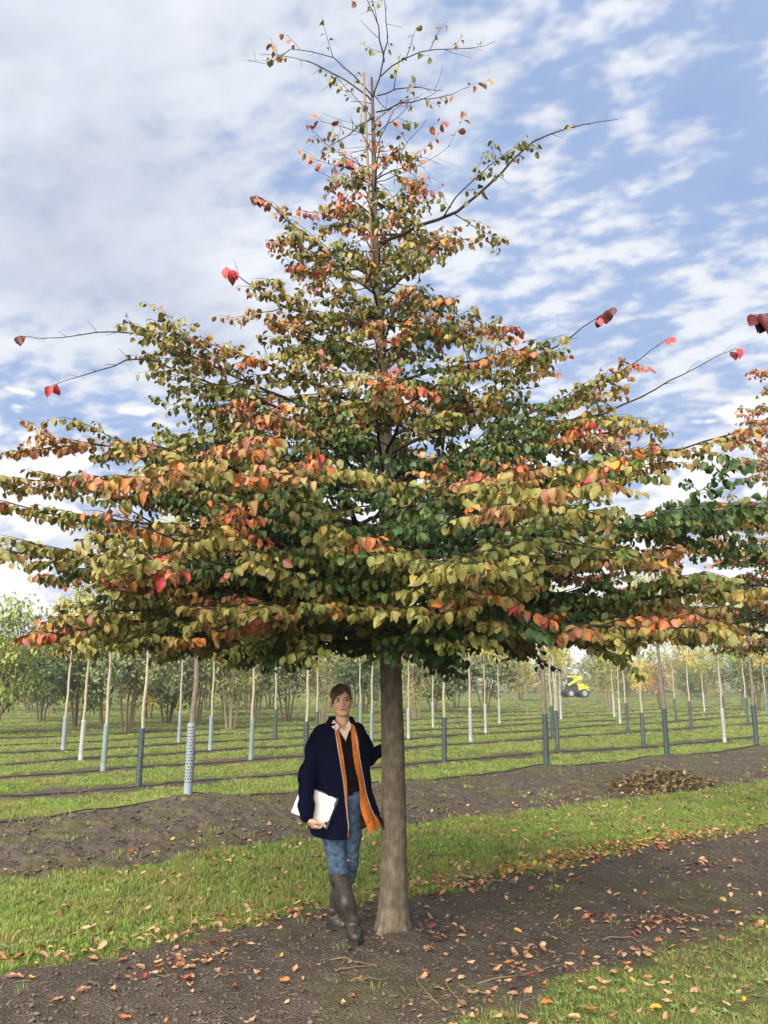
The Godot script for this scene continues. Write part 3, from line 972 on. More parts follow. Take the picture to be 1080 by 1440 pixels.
func make_main_tree():
	rng.seed = 101
	var tree := thing("ironwood_tree", "tall tiered tree in autumn colour with the person at its trunk", "tree")
	obj("trunk", trunk_mesh(7.0), mats.bark, tree)
	# limbs all round the trunk
	var az := 0.4
	var count := 76
	for i in count:
		az += 2.39996 + r(-0.25, 0.25)
		var t := (i + r(0.0, 0.8)) / count
		var h0 := 2.0 + 4.0 * pow(t, 1.25)
		var tip := h0 + 0.18
		var dir := Vector3(cos(az), 0, sin(az))
		var long := crown_reach(tip) * r(0.86, 1.06)
		var rise := long * (0.05 + 0.16 * smoothstep(2.0, 3.4, h0) + 0.14 * smoothstep(4.0, 6.0, h0)) * r(0.2, 1.7)
		long = crown_reach(h0 + rise) * r(0.70, 1.10)
		if dir.z > 0.2: long *= lerpf(1.0, 0.70, (dir.z - 0.2) / 0.8)
		var ctrl := [trunk_at(h0)]
		var bend := r(-0.22, 0.22)
		for j in range(1, 5):
			var f := j / 4.0
			var d := dir.rotated(Vector3.UP, bend * f)
			var droop := -0.05 * long * f * f * f if h0 < 3.2 else 0.0
			ctrl.append(trunk_at(h0) + d * long * f + Vector3(0, rise * sin(f * PI * 0.5) + droop, 0))
		var dens := 1.0
		if h0 > 5.2: dens = lerpf(0.95, 0.6, (h0 - 5.2) / 0.8)
		limb(tree, ctrl, 0.006 + 0.0075 * long, 0, dens, 1.0, 1.0)
	for s in SHOOTS:
		var kind: int = s[0]
		var pts: Array = s[1]
		if kind == 0:
			limb(tree, pts, 0.026, 0, 1.0, 1.0, 1.0)
		elif kind == 1:
			limb(tree, pts, 0.008, 1, 1.1, 0.42, 0.0)
		else:
			limb(tree, pts, 0.011 if kind == 4 else 0.017, 2, 0.9, [0, 0, 0.12, 0.15, 0.0, 0.2][kind], [0, 0, 0.6, 0.72, 0.42, 0.33][kind])
			var e := [pts[-2].lerp(pts[-1], 0.3 if kind == 3 else 0.75), pts[-1]]
			red_end(e, [0, 0, 2, 7, 5, 0][kind], [9, 9, 11] if kind == 4 else ([9, 8, 9] if kind == 3 else [8, 9, 9]), 0.1 if kind == 4 else 0.086)
	# thin twigs up the leader
	for i in 22:
		var h := r(5.7, 6.85); var a := r(0, TAU)
		var o := trunk_at(h); var l := r(0.25, 0.6) * (1.25 - 0.5 * (h - 5.7))
		var w := V(cos(a), 0, sin(a))
		limb(tree, [o, o + w * l * 0.5 + V(0, 0.5 * l, 0) * r(0.1, 0.7), o + w * l + V(0, l, 0) * r(0.0, 0.6)], 0.005, 1, 1.2, 0.75 - 0.35 * (h - 5.7), 0.0)
	# sprays that hang below the lowest tier
	for i in 26:
		var a := r(0, TAU); var d := r(0.5, 2.6)
		var o := trunk_at(2.12) + V(cos(a) * d, r(-0.06, 0.12), sin(a) * d)
		var w := V(cos(a), 0, sin(a))
		limb(tree, [trunk_at(2.12 + r(-0.05, 0.05)) + w * 0.05, o - w * d * 0.45 + V(0, 0.06, 0), o, o + w * r(0.15, 0.35) + V(0, r(-0.22, -0.08), 0)], 0.012, 3, 1.0, 1.0, 2.0)
	foliage(tree, 300)
	# the cane tied to its leader
	var cb := MB.new()
	var cp := []
	var cr := []
	for i in 13:
		var h := 5.0 + 2.0 * i / 12.0
		cp.append(Vector3(lerpf(trunk_at(5.0).x, -0.152, i / 12.0) - 0.03, h, -5.87 + 0.05))
		cr.append(0.0105 if i % 3 else 0.012)
	cb.tube(cp, cr, 8, Color(0.36, 0.28, 0.17), true)
	var cane := obj("bamboo_cane", cb.mesh(), mats.limb)
	tag(cane, "thin upright cane tied along the leader at the tree's bare top", "cane")
	# the next tree of the row, at the right edge
	var next := thing("ironwood_tree", "bronze leaved tree at the right edge behind the tall tree", "tree")
	var shift := Vector3(5.75, 0, -4.05)
	var tr := obj("trunk", trunk_mesh(6.4), mats.bark, next)
	tr.position = shift
	var first := leaf_list.size()
	az = 1.0
	for i in 40:
		az += 2.39996 + r(-0.25, 0.25)
		var t := i / 40.0
		var h0 := 2.1 + 3.9 * pow(t, 1.1)
		var dir := Vector3(cos(az), 0, sin(az))
		var long := crown_reach(h0 + 0.35) * r(0.9, 1.08)
		if dir.x > 0.35 and dir.z < 0.2: continue
		var ctrl := []
		for j in 5:
			var f := j / 4.0
			ctrl.append(trunk_at(h0) + dir * long * f + Vector3(0, 0.2 * long * sin(f * PI * 0.5), 0))
		limb(next, ctrl, 0.006 + 0.0075 * long, 0, 0.95, 1.0, 1.0)
	for l in leaf_list:
		l[0] += shift
		if rng.randf() < 0.3 and l[4] < 4: l[4] = [10, 4, 6][rng.randi() % 3]
	for c in next.get_children():
		if c.name.begins_with("limb"): c.position = shift
	foliage(next, 0)


# ------------------------------------------------------------------ trees of the background
# a crown of leaf clumps: reach in x/z and y, centred on its own middle
func crown_mesh(sd: int, clumps: int, per: int, rx: float, ry: float, size: float, shaggy: float, c0: Color, c1: Color) -> ArrayMesh:
	var g := RandomNumberGenerator.new()
	g.seed = sd
	var mb := MB.new()
	for i in clumps:
		var d := Vector3(g.randf_range(-1, 1), g.randf_range(-1, 1), g.randf_range(-1, 1))
		if d.length() > 1.0: d = d.normalized() * g.randf()
		d = d.normalized() * pow(d.length(), 0.55) * g.randf_range(0.8, 1.08)
		var o := Vector3(d.x * rx, d.y * ry, d.z * rx)
		var cr := g.randf_range(0.16, 0.34) * rx * 0.9
		var tone := g.randf()
		for j in per:
			var q := Vector3(g.randfn(), g.randfn() * 0.75, g.randfn()) * cr * 0.6
			var ax := Vector3(g.randf_range(-1, 1), g.randf_range(-1.0, 0.5) - shaggy, g.randf_range(-1, 1)).normalized()
			var face := Vector3(g.randf_range(-1, 1), 0.9, g.randf_range(-1, 1)) + d
			var nr := (face - ax * face.dot(ax)).normalized()
			var c := c0.lerp(c1, clampf(tone * 0.7 + g.randf() * 0.4, 0.0, 1.0)) * g.randf_range(0.75, 1.25)
			c.a = 1.0
			mb.chip(o + q, ax, nr, size * g.randf_range(0.6, 1.3), size * g.randf_range(0.4, 0.65), c)
	return mb.mesh()


# px-measured places in metres; kind, height, spread
#   kinds: 0 dark green, 1 grey green, 2 yellow, 3 light green willow-like, 4 thin olive, 5 rusty thin, 6 round conifer
const TREES := [
	[-13.3, -27.0, 3, 4.9, 1.75], [-11.6, -33.0, 4, 4.6, 1.2], [-15.9, -36.9, 0, 4.3, 1.5], [-12.2, -31.6, 0, 4.4, 1.6], [-9.1, -28.2, 1, 4.4, 1.45],
	[-11.4, -38.5, 2, 5.0, 1.5], [-9.5, -34.8, 0, 4.5, 1.45], [-7.8, -33.0, 1, 4.8, 1.4], [-5.9, -30.6, 4, 4.8, 1.35], [-8.5, -43.0, 0, 4.6, 1.6],
	[-6.1, -37.5, 4, 4.6, 1.3], [-7.5, -52.0, 1, 5.2, 1.7], [-4.5, -36.7, 1, 4.5, 1.5], [-2.7, -35.5, 4, 4.7, 1.3], [-1.15, -46.0, 0, 5.2, 2.0],
	[-2.0, -56.0, 1, 5.0, 1.6], [1.55, -38.5, 4, 4.8, 1.2], [2.9, -46.8, 0, 4.9, 1.8], [5.0, -55.0, 1, 5.0, 1.8], [5.9, -46.5, 1, 5.3, 2.1],
	[13.6, -79.0, 2, 4.6, 1.7], [12.2, -73.0, 4, 5.2, 1.4], [15.0, -72.0, 4, 5.0, 1.5], [19.6, -74.0, 4, 5.2, 1.2], [17.3, -62.0, 4, 5.0, 1.1], [14.4, -50.5, 4, 4.9, 1.0],
	[26.0, -80.0, 2, 4.6, 1.3], [18.9, -54.0, 5, 4.0, 1.1], [30.5, -78.5, 6, 4.2, 1.5], [24.3, -59.5, 4, 4.6, 1.1], [33.0, -89.0, 4, 5.0, 1.4], [52.0, -114.0, 6, 6.0, 2.4], [40.5, -84.0, 4, 5.0, 1.6], [46.0, -92.0, 6, 5.0, 2.0],
	[-19.0, -45.0, 4, 4.8, 1.4], [-22.5, -50.0, 3, 5.2, 1.9], [-20.0, -62.0, 2, 5.0, 1.7],
]


func make_background():
	rng.seed = 303
	var cols := [
		[Color(0.040, 0.075, 0.024), Color(0.105, 0.145, 0.048)],
		[Color(0.06, 0.092, 0.04), Color(0.15, 0.17, 0.075)],
		[Color(0.26, 0.235, 0.045), Color(0.52, 0.37, 0.055)],
		[Color(0.11, 0.16, 0.035), Color(0.25, 0.28, 0.07)],
		[Color(0.09, 0.12, 0.04), Color(0.22, 0.21, 0.075)],
		[Color(0.26, 0.13, 0.06), Color(0.38, 0.22, 0.10)],
		[Color(0.045, 0.075, 0.034), Color(0.10, 0.13, 0.06)]]
	var words := ["dark green", "grey green", "golden yellow", "pale green willowy", "olive brown airy", "rusty brown slim", "dark rounded"]
	var crowns := {}
	for k in 7:
		for v in 2:
			crowns[k * 2 + v] = crown_mesh(900 + k * 10 + v, [84, 84, 76, 100, 72, 46, 90][k], [46, 46, 42, 46, 36, 24, 50][k], 1.0, 1.0, [0.115, 0.11, 0.11, 0.095, 0.1, 0.09, 0.095][k], 0.5 if k == 3 else 0.0, cols[k][0], cols[k][1])
	var list := TREES.duplicate()
	# the rows go on behind
	for i in 38:
		var z := r(-48.0, -112.0)
		var x := -z * r(-0.62, 0.62)
		if x / -z > 0.16 and x / -z < 0.30: continue
		list.append([x, z, [0, 1, 4, 4, 1, 2, 4, 6][rng.randi() % 8], r(4.4, 6.0), r(1.3, 2.1)])
	list.sort_custom(func(a, b): return a[0] / -a[1] < b[0] / -b[1])
	for i in list.size():
		var t: Array = list[i]
		var k: int = t[2]
		var at := Vector3(t[0], ground_h(t[0], t[1]) - 0.03, t[1])
		var label: String = "%s tree, %s from the left of the background trees" % [words[k], ordinal(i)]
		var o := thing("background_tree", label, "tree", at, "trees beyond the nursery rows")
		var tall: float = t[3]; var wide: float = t[4]
		var low: float = [0.85, 0.9, 0.8, 0.5, 0.85, 1.0, 0.3][k]
		var stems: int = [4, 4, 3, 9, 4, 6, 1][k]
		for s in stems:
			var mb := MB.new()
			var a := TAU * s / stems + r(-0.5, 0.5)
			var sp := wide * r(0.3, 0.55) if stems > 1 else 0.05
			var b0 := Vector3(cos(a), 0, sin(a)) * (0.12 if stems > 1 else 0.0)
			var e := Vector3(cos(a) * sp, tall * 0.7, sin(a) * sp)
			var pts := spline([b0 - Vector3(0, 0.1, 0), b0 + Vector3(cos(a) * sp * 0.25, tall * 0.22, sin(a) * sp * 0.25), e * 0.7 + Vector3(r(-0.1, 0.1), 0, r(-0.1, 0.1)), e], 0.5)
			var rad := []
			for j in pts.size(): rad.append(lerpf(0.05 if stems < 6 else 0.035, 0.012, float(j) / pts.size()) * (1.6 if stems == 1 else 1.0))
			mb.tube(pts, rad, 6, Color(0.17, 0.14, 0.10) if k != 3 and k != 4 else Color(0.34, 0.29, 0.19))
			obj("trunk", mb.mesh(), mats.limb, o)
		var c := obj("crown", crowns[k * 2 + i % 2], mats.far_leaf, o)
		var ry := (tall - low) * 0.5
		c.position = Vector3(0, low + ry, 0)
		c.rotation.y = r(0, TAU)
		c.scale = Vector3(wide, ry, wide)
	# the far edge of the nursery: one mass of trees
	var wood := MB.new()
	for i in 13000:
		var a := r(-0.8, 0.8)
		var d := r(128.0, 150.0)
		var x := tan(a) * d
		var top: float = 5.2 + 2.2 * noise_a.get_noise_1d(x * 0.09) + 1.5 * noise_c.get_noise_1d(x * 0.31)
		var p := Vector3(x, r(0.0, 1.0) * top, -d)
		var ax := Vector3(r(-1, 1), r(-1, 0.5), r(-1, 1)).normalized()
		var face := Vector3(r(-0.7, 0.7), 0.9, r(0, 1))
		var c := Color(0.09, 0.105, 0.055).lerp(Color(0.22, 0.20, 0.095), clampf(0.5 + 0.8 * noise_a.get_noise_1d(x * 0.14 + 50.0) + r(-0.3, 0.3), 0.0, 1.0))
		wood.chip(p, ax, (face - ax * face.dot(ax)).normalized(), r(0.7, 1.5), r(0.5, 0.9), c)
	var w := obj("distant_wood", wood.mesh(), mats.far_leaf)
	tag(w, "far line of mixed trees closing the nursery at the horizon", "wood")
	w.set_meta("kind", "stuff")
	make_loader()


func cyl(mb: MB, at: Vector3, axis: Vector3, rad: float, wide: float, sides: int, col: Color):
	mb.tube([at - axis * wide * 0.5, at - axis * wide * 0.42, at + axis * wide * 0.42, at + axis * wide * 0.5], [rad * 0.93, rad, rad, rad * 0.93], sides, col, true)


func make_loader():
	var at := Vector3(22.3, 0.0, -92.0)
	at.y = ground_h(at.x, at.z)
	var o := thing("wheel_loader", "lime yellow machine with a raised boom standing far behind the rows", "loader", at)
	o.rotation.y = deg_to_rad(12)
	var lime := mat("lime_paint", lin(0.46, 0.50, 0.03), 0.45)
	var black := mat("machine_black", lin(0.03, 0.032, 0.036), 0.6)
	var mb := MB.new()
	mb.box(Vector3(0.75, 1.2, 0), Vector3(1.15, 0.75, 1.3), Color.WHITE, Basis(), 0.08)
	mb.box(Vector3(1.25, 0.98, 0), Vector3(0.75, 0.42, 1.25), Color.WHITE, Basis(), 0.08)
	obj("body", mb.mesh(), lime, o)
	mb = MB.new()
	mb.box(Vector3(0.05, 0.72, 0), Vector3(3.2, 0.38, 1.1), Color.WHITE, Basis(), 0.05)
	mb.box(Vector3(-0.5, 1.15, 0), Vector3(1.0, 0.85, 1.2), Color.WHITE, Basis(), 0.06)
	mb.box(Vector3(1.75, 0.85, 0), Vector3(0.5, 0.35, 1.2), Color.WHITE, Basis(), 0.05)
	obj("chassis", mb.mesh(), black, o)
	mb = MB.new()
	mb.box(Vector3(-0.62, 2.0, 0.0), Vector3(0.28, 0.75, 0.9), Color.WHITE, Basis(), 0.05)
	obj("cab", mb.mesh(), black, o)
	mb = MB.new()
	mb.box(Vector3(-0.1, 2.38, 0), Vector3(1.35, 0.2, 0.9), Color.WHITE, Basis(), 0.05)
	mb.box(Vector3(0.25, 1.85, 0.35), Vector3(0.16, 1.0, 0.14), Color.WHITE, Basis(Vector3.BACK, -0.25), 0.03)
	obj("cab_roof", mb.mesh(), lime, o)
	mb = MB.new()
	mb.box(Vector3(-0.35, 1.88, 0.72), Vector3(1.9, 0.22, 0.22), Color.WHITE, Basis(Vector3.BACK, 0.52), 0.04)
	mb.box(Vector3(0.1, 2.1, 0.72), Vector3(1.0, 0.2, 0.2), Color.WHITE, Basis(Vector3.BACK, 0.12), 0.04)
	obj("boom", mb.mesh(), lime, o)
	for x in [-0.95, 0.75]:
		for z in [-0.72, 0.72]:
			var wb := MB.new()
			cyl(wb, Vector3.ZERO, Vector3.BACK, 0.52, 0.34, 20, Color.WHITE)
			var w := obj("wheel", wb.mesh(), black, o)
			w.position = Vector3(x, 0.5, z)
			wb = MB.new()
			cyl(wb, Vector3(0, 0, 0.04 * signf(z)), Vector3.BACK, 0.3, 0.34, 16, Color.WHITE)
			obj("rim", wb.mesh(), mats.guard_grey, w)


# ------------------------------------------------------------------ young trees in rows
func guard_mesh() -> ArrayMesh:
	var mb := MB.new()
	var cols := 9; var rows := 24
	var put := func(u: float, t: float) -> int:
		var a := TAU * u
		return mb.vert(Vector3(cos(a), t, sin(a)), Vector3(cos(a), 0, sin(a)))
	for j in rows:
		for i in cols:
			var shift := 0.5 if j % 2 else 0.0
			var u0 := (i + shift) / cols; var u1 := (i + 1 + shift) / cols
			var t0 := float(j) / rows; var t1 := float(j + 1) / rows
			if j < 4 or j >= rows - 1:
				var id := []
				for q in [[u0, t0], [(u0 + u1) / 2, t0], [u1, t0], [u1, t1], [(u0 + u1) / 2, t1], [u0, t1]]: id.append(put.call(q[0], q[1]))
				mb.quad(id[0], id[1], id[4], id[5]); mb.quad(id[1], id[2], id[3], id[4])
				continue
			var ou := []; var inn := []
			for q in [[0.0, 0.0], [0.5, 0.0], [1.0, 0.0], [1.0, 0.5], [1.0, 1.0], [0.5, 1.0], [0.0, 1.0], [0.0, 0.5]]:
				ou.append(put.call(lerpf(u0, u1, q[0]), lerpf(t0, t1, q[1])))
				var d := Vector2(q[0] - 0.5, q[1] - 0.5).normalized() * 0.31
				inn.append(put.call(lerpf(u0, u1, 0.5 + d.x), lerpf(t0, t1, 0.5 + d.y)))
			for k in 8: mb.quad(ou[k], ou[(k + 1) % 8], inn[(k + 1) % 8], inn[k])
	return mb.mesh()


# x, z, guard colour, guard height, 1 = stout grey trunk, row
const YOUNG := [
	[-8.38, -20.95, "grey", 0.88, 0, 4], [-6.9, -18.3, "white", 0.9, 0, 3], [-5.64, -16.2, "green", 0.92, 0, 2], [-4.21, -13.9, "slate", 0.98, 0, 1], [-6.1, -23.79, "grey", 0.9, 0, 4],
	[-2.72, -11.34, "grey", 0.98, 1, 0], [-4.56, -21.06, "grey", 0.9, 0, 3], [-3.07, -18.55, "green", 0.95, 0, 2], [-3.48, -25.6, "slate", 0.93, 0, 4], [-1.51, -15.58, "slate", 1.0, 0, 1],
	[-2.02, -24.07, "slate", 0.9, 0, 3], [-0.83, -28.11, "green", 1.05, 0, 4], [-0.33, -21.28, "green", 0.98, 0, 2], [0.78, -25.34, "white", 0.95, 0, 3], [1.95, -31.67, "white", 0.98, 0, 4],
	[1.32, -17.55, "slate", 0.98, 0, 1], [2.59, -23.9, "white", 1.0, 0, 2], [3.63, -28.51, "white", 1.02, 0, 3], [4.99, -34.4, "white", 1.03, 0, 4],
	[3.23, -15.94, "slate", 1.0, 1, 0], [4.53, -20.93, "slate", 1.0, 0, 1], [5.33, -25.28, "slate", 1.0, 0, 2], [6.79, -31.17, "white", 0.98, 0, 3], [8.54, -38.37, "white", 1.1, 0, 4],
	[11.8, -40.73, "white", 1.1, 0, 4], [10.2, -34.4, "white", 1.05, 0, 3], [8.58, -28.11, "slate", 1.04, 0, 2], [7.28, -22.46, "slate", 0.95, 0, 1], [6.32, -17.9, "slate", 1.0, 1, 0],
	[13.08, -35.63, "slate", 1.05, 0, 3], [12.01, -31.17, "slate", 1.03, 0, 2], [19.97, -49.46, "white", 1.15, 0, 4], [10.17, -23.9, "white", 1.0, 0, 1], [17.08, -39.91, "slate", 1.1, 0, 3], [15.81, -34.58, "slate", 1.1, 0, 2],
	[23.82, -52.61, "teal", 1.2, 0, 4], [9.91, -21.28, "slate", 1.05, 1, 0], [21.54, -44.67, "teal", 1.2, 0, 3], [-5.85, -9.3, "slate", 1.0, 1, 0], [0.2, -13.55, "slate", 1.0, 1, 0],
]
const WORDS_GUARD := {"grey": "pale grey", "white": "white", "green": "mint green", "slate": "dark slate", "teal": "teal"}


func make_rows():
	rng.seed = 404
	var guard := guard_mesh()
	var crowns := []
	for v in 3: crowns.append(crown_mesh(1200 + v, 44, 22, 1.0, 1.0, 0.13, 0.1, [Color(0.17, 0.2, 0.05), Color(0.14, 0.19, 0.05), Color(0.22, 0.21, 0.06)][v], [Color(0.38, 0.36, 0.08), Color(0.3, 0.33, 0.08), Color(0.46, 0.36, 0.08)][v]))
	var list := YOUNG.duplicate()
	list.sort_custom(func(a, b): return a[0] / -a[1] < b[0] / -b[1])
	var seen_in := {}
	for y in list:
		var x: float = y[0]; var z: float = y[1]
		var row: int = y[5]
		var k: int = seen_in.get(row, 0)
		seen_in[row] = k + 1
		var stout: bool = y[4] == 1
		var at := Vector3(x, ground_h(x, z) - 0.02, z)
		var label := "%s young tree in a %s guard, %s from left in the %s nursery row" % ["stout" if stout else "slim", WORDS_GUARD[y[2]], ordinal(k), ordinal(row)]
		var o := thing("young_tree", label, "young tree", at, "young trees in the nursery rows")
		var mb := MB.new()
		var lean := Vector3(r(-0.07, 0.05), 0, r(-0.05, 0.05))
		var tall := 2.9
		var pts := []; var rad := []
		var r0 := r(0.047, 0.054) if stout else r(0.033, 0.04)
		for i in 12:
			var t := i / 11.0
			pts.append(Vector3(0.01 * sin(i * 1.7 + x), tall * t - 0.08, 0.01 * cos(i * 1.3 + z)) + lean * t * t)
			rad.append(lerpf(r0, r0 * 0.62, t) * (1.0 + 0.06 * sin(i * 2.3 + x * 5.0)))
		mb.tube(pts, rad, 12, Color.WHITE)
		obj("trunk", mb.mesh(), mats.grey_bark if stout else mats.pale_bark, o)
		var g := obj("trunk_guard", guard, mats["guard_" + y[2]], o)
		var gr := r0 + (0.01 if stout else 0.018)
		g.scale = Vector3(gr, y[3], gr)
		g.rotation.y = r(0, TAU)
		g.position = Vector3(-0.018 if stout else 0.0, 0.01, 0.012 if stout else 0.0)
		g.rotation.z = -0.01
		for b in 5:
			var bb := MB.new()
			var a := TAU * b / 5.0 + r(-0.4, 0.4)
			var base := Vector3(lean.x, tall * r(0.78, 0.95), lean.z)
			bb.tube(spline([base, base + Vector3(cos(a) * 0.25, 0.3, sin(a) * 0.25), base + Vector3(cos(a) * 0.45, 0.85, sin(a) * 0.45)], 0.2), [0.014, 0.012, 0.01, 0.008, 0.006, 0.005, 0.004, 0.003, 0.003, 0.003], 5, Color(0.3, 0.26, 0.18))
			obj("branch", bb.mesh(), mats.limb, o)
		var c := obj("crown", crowns[rng.randi() % 3], mats.far_leaf, o)
		var w := r(0.55, 0.8)
		c.scale = Vector3(w, r(0.95, 1.2), w)
		c.position = Vector3(lean.x, tall + r(0.45, 0.6), lean.z)
		c.rotation.y = r(0, TAU)
	# watering hoses
	for k in 7:
		var pts := []; var rad := []
		var p0: float = ROWS[k][0]
		var s := -1.0
		while s < 2.1 * p0:
			var p: float = p0 + ROWS[k][1] * s + 0.10 * noise_a.get_noise_1d(s * 0.4 + k * 30.0) - 0.02 + (0.16 if k == 0 else 0.0)
			var x := 0.82 * s - 0.57 * p; var z := -(0.57 * s + 0.82 * p)
			pts.append(Vector3(x, ground_h(x, z) + 0.016 + 0.02 * maxf(0.0, noise_c.get_noise_1d(s * 0.9 + k * 11.0)), z))
			rad.append(0.0105 if k < 3 else 0.013)
			s += 0.3
		var mb := MB.new()
		mb.tube(pts, rad, 6, Color.WHITE)
		var h := obj("irrigation_hose", mb.mesh(), mats.hose)
		tag(h, "thin black watering hose lying along the %s nursery row" % ordinal(k), "hose", "watering hoses along the rows")


# ------------------------------------------------------------------ fallen leaves, twigs, heap
func curled_leaf(c0: Color, c1: Color, v: int) -> ArrayMesh:
	var mb := MB.new()
	var rows := 5
	var fold: float = [0.5, 1.0, 0.2, 0.75][v]
	var curl: float = [-0.35, -0.18, 0.3, -0.6][v]
	var wide: float = [0.62, 0.55, 0.7, 0.5][v]
	for i in rows + 1:
		var t := float(i) / rows
		var w := wide * 0.5 * pow(sin(PI * pow(clampf(t, 0.01, 0.99), 0.85)), 0.8)
		for s in 5:
			var u: float = [-1.0, -0.5, 0.0, 0.5, 1.0][s]
			var y := -curl * (t - 0.5) * (t - 0.5) * 1.6 + fold * absf(u) * absf(u) * w * (1.0 if v != 2 or u < 0.0 else 0.3) + 0.05 * sin(i * 2.3 + u * 2.0 + v)
			mb.vert(Vector3(u * w * (1.0 - 0.25 * fold * absf(u)), y + 0.02, t - 0.5), Vector3.UP, c0.lerp(c1, absf(u)), Vector2(0.5 + 0.5 * u * w / (wide * 0.5), t))
	for i in rows:
		for s in 4:
			var a := i * 5 + s
			mb.quad(a, a + 1, a + 6, a + 5)
	mb.smooth()
	# a bit of stalk
	mb.tube([Vector3(0, 0.02, -0.5), Vector3(0.02, 0.03, -0.62), Vector3(0.05, 0.02, -0.72)], [0.012, 0.01, 0.008], 3, c1)
	return mb.mesh()


const DRY := [[Color(0.46, 0.29, 0.20), Color(0.40, 0.22, 0.15)], [Color(0.52, 0.39, 0.25), Color(0.47, 0.31, 0.20)], [Color(0.19, 0.11, 0.07), Color(0.15, 0.08, 0.05)], [Color(0.44, 0.20, 0.07), Color(0.42, 0.14, 0.055)], [Color(0.29, 0.06, 0.045), Color(0.25, 0.05, 0.045)], [Color(0.55, 0.40, 0.07), Color(0.5, 0.3, 0.06)], [Color(0.34, 0.17, 0.12), Color(0.30, 0.13, 0.09)]]
const DRY_WORD := ["pinkish tan", "pale tan", "dark brown", "orange", "red", "yellow", "russet"]


func litter_spot() -> Array:
	# x, z and how bright the leaf may be
	var q := rng.randf()
	var p: float; var s: float
	if q < 0.40:      # the leaf line along the far edge of the near strip
		p = 5.72 + rng.randfn() * 0.17; s = r(0.4, 12.5)
		if rng.randf() < 0.3: s = r(4.2, 8.6)
	elif q < 0.46:    # the near edge
		p = 3.5 + rng.randfn() * 0.22; s = r(2.2, 7.5)
	elif q < 0.52:    # the near strip
		p = r(3.6, 5.6); s = r(0.6, 9.0)
	elif q < 0.60:    # heaps on it
		var h: Array = [[5.15, 2.25], [4.5, 3.75], [4.25, 4.75], [5.0, 1.9], [4.0, 3.9], [3.9, 5.2], [4.7, 6.9]][rng.randi() % 7]
		p = h[0] + rng.randfn() * 0.12; s = h[1] + rng.randfn() * 0.2
	elif q < 0.82:    # the grass lane
		p = r(5.8, 8.0); s = r(0.6, 13.0)
	elif q < 0.96:    # the soil bank
		p = 8.25 + absf(rng.randfn()) * 0.45; s = r(1.0, 16.0)
	else:
		p = r(2.0, 3.4); s = r(2.6, 6.8)
	return [0.82 * s - 0.57 * p, -(0.57 * s + 0.82 * p), p, s]


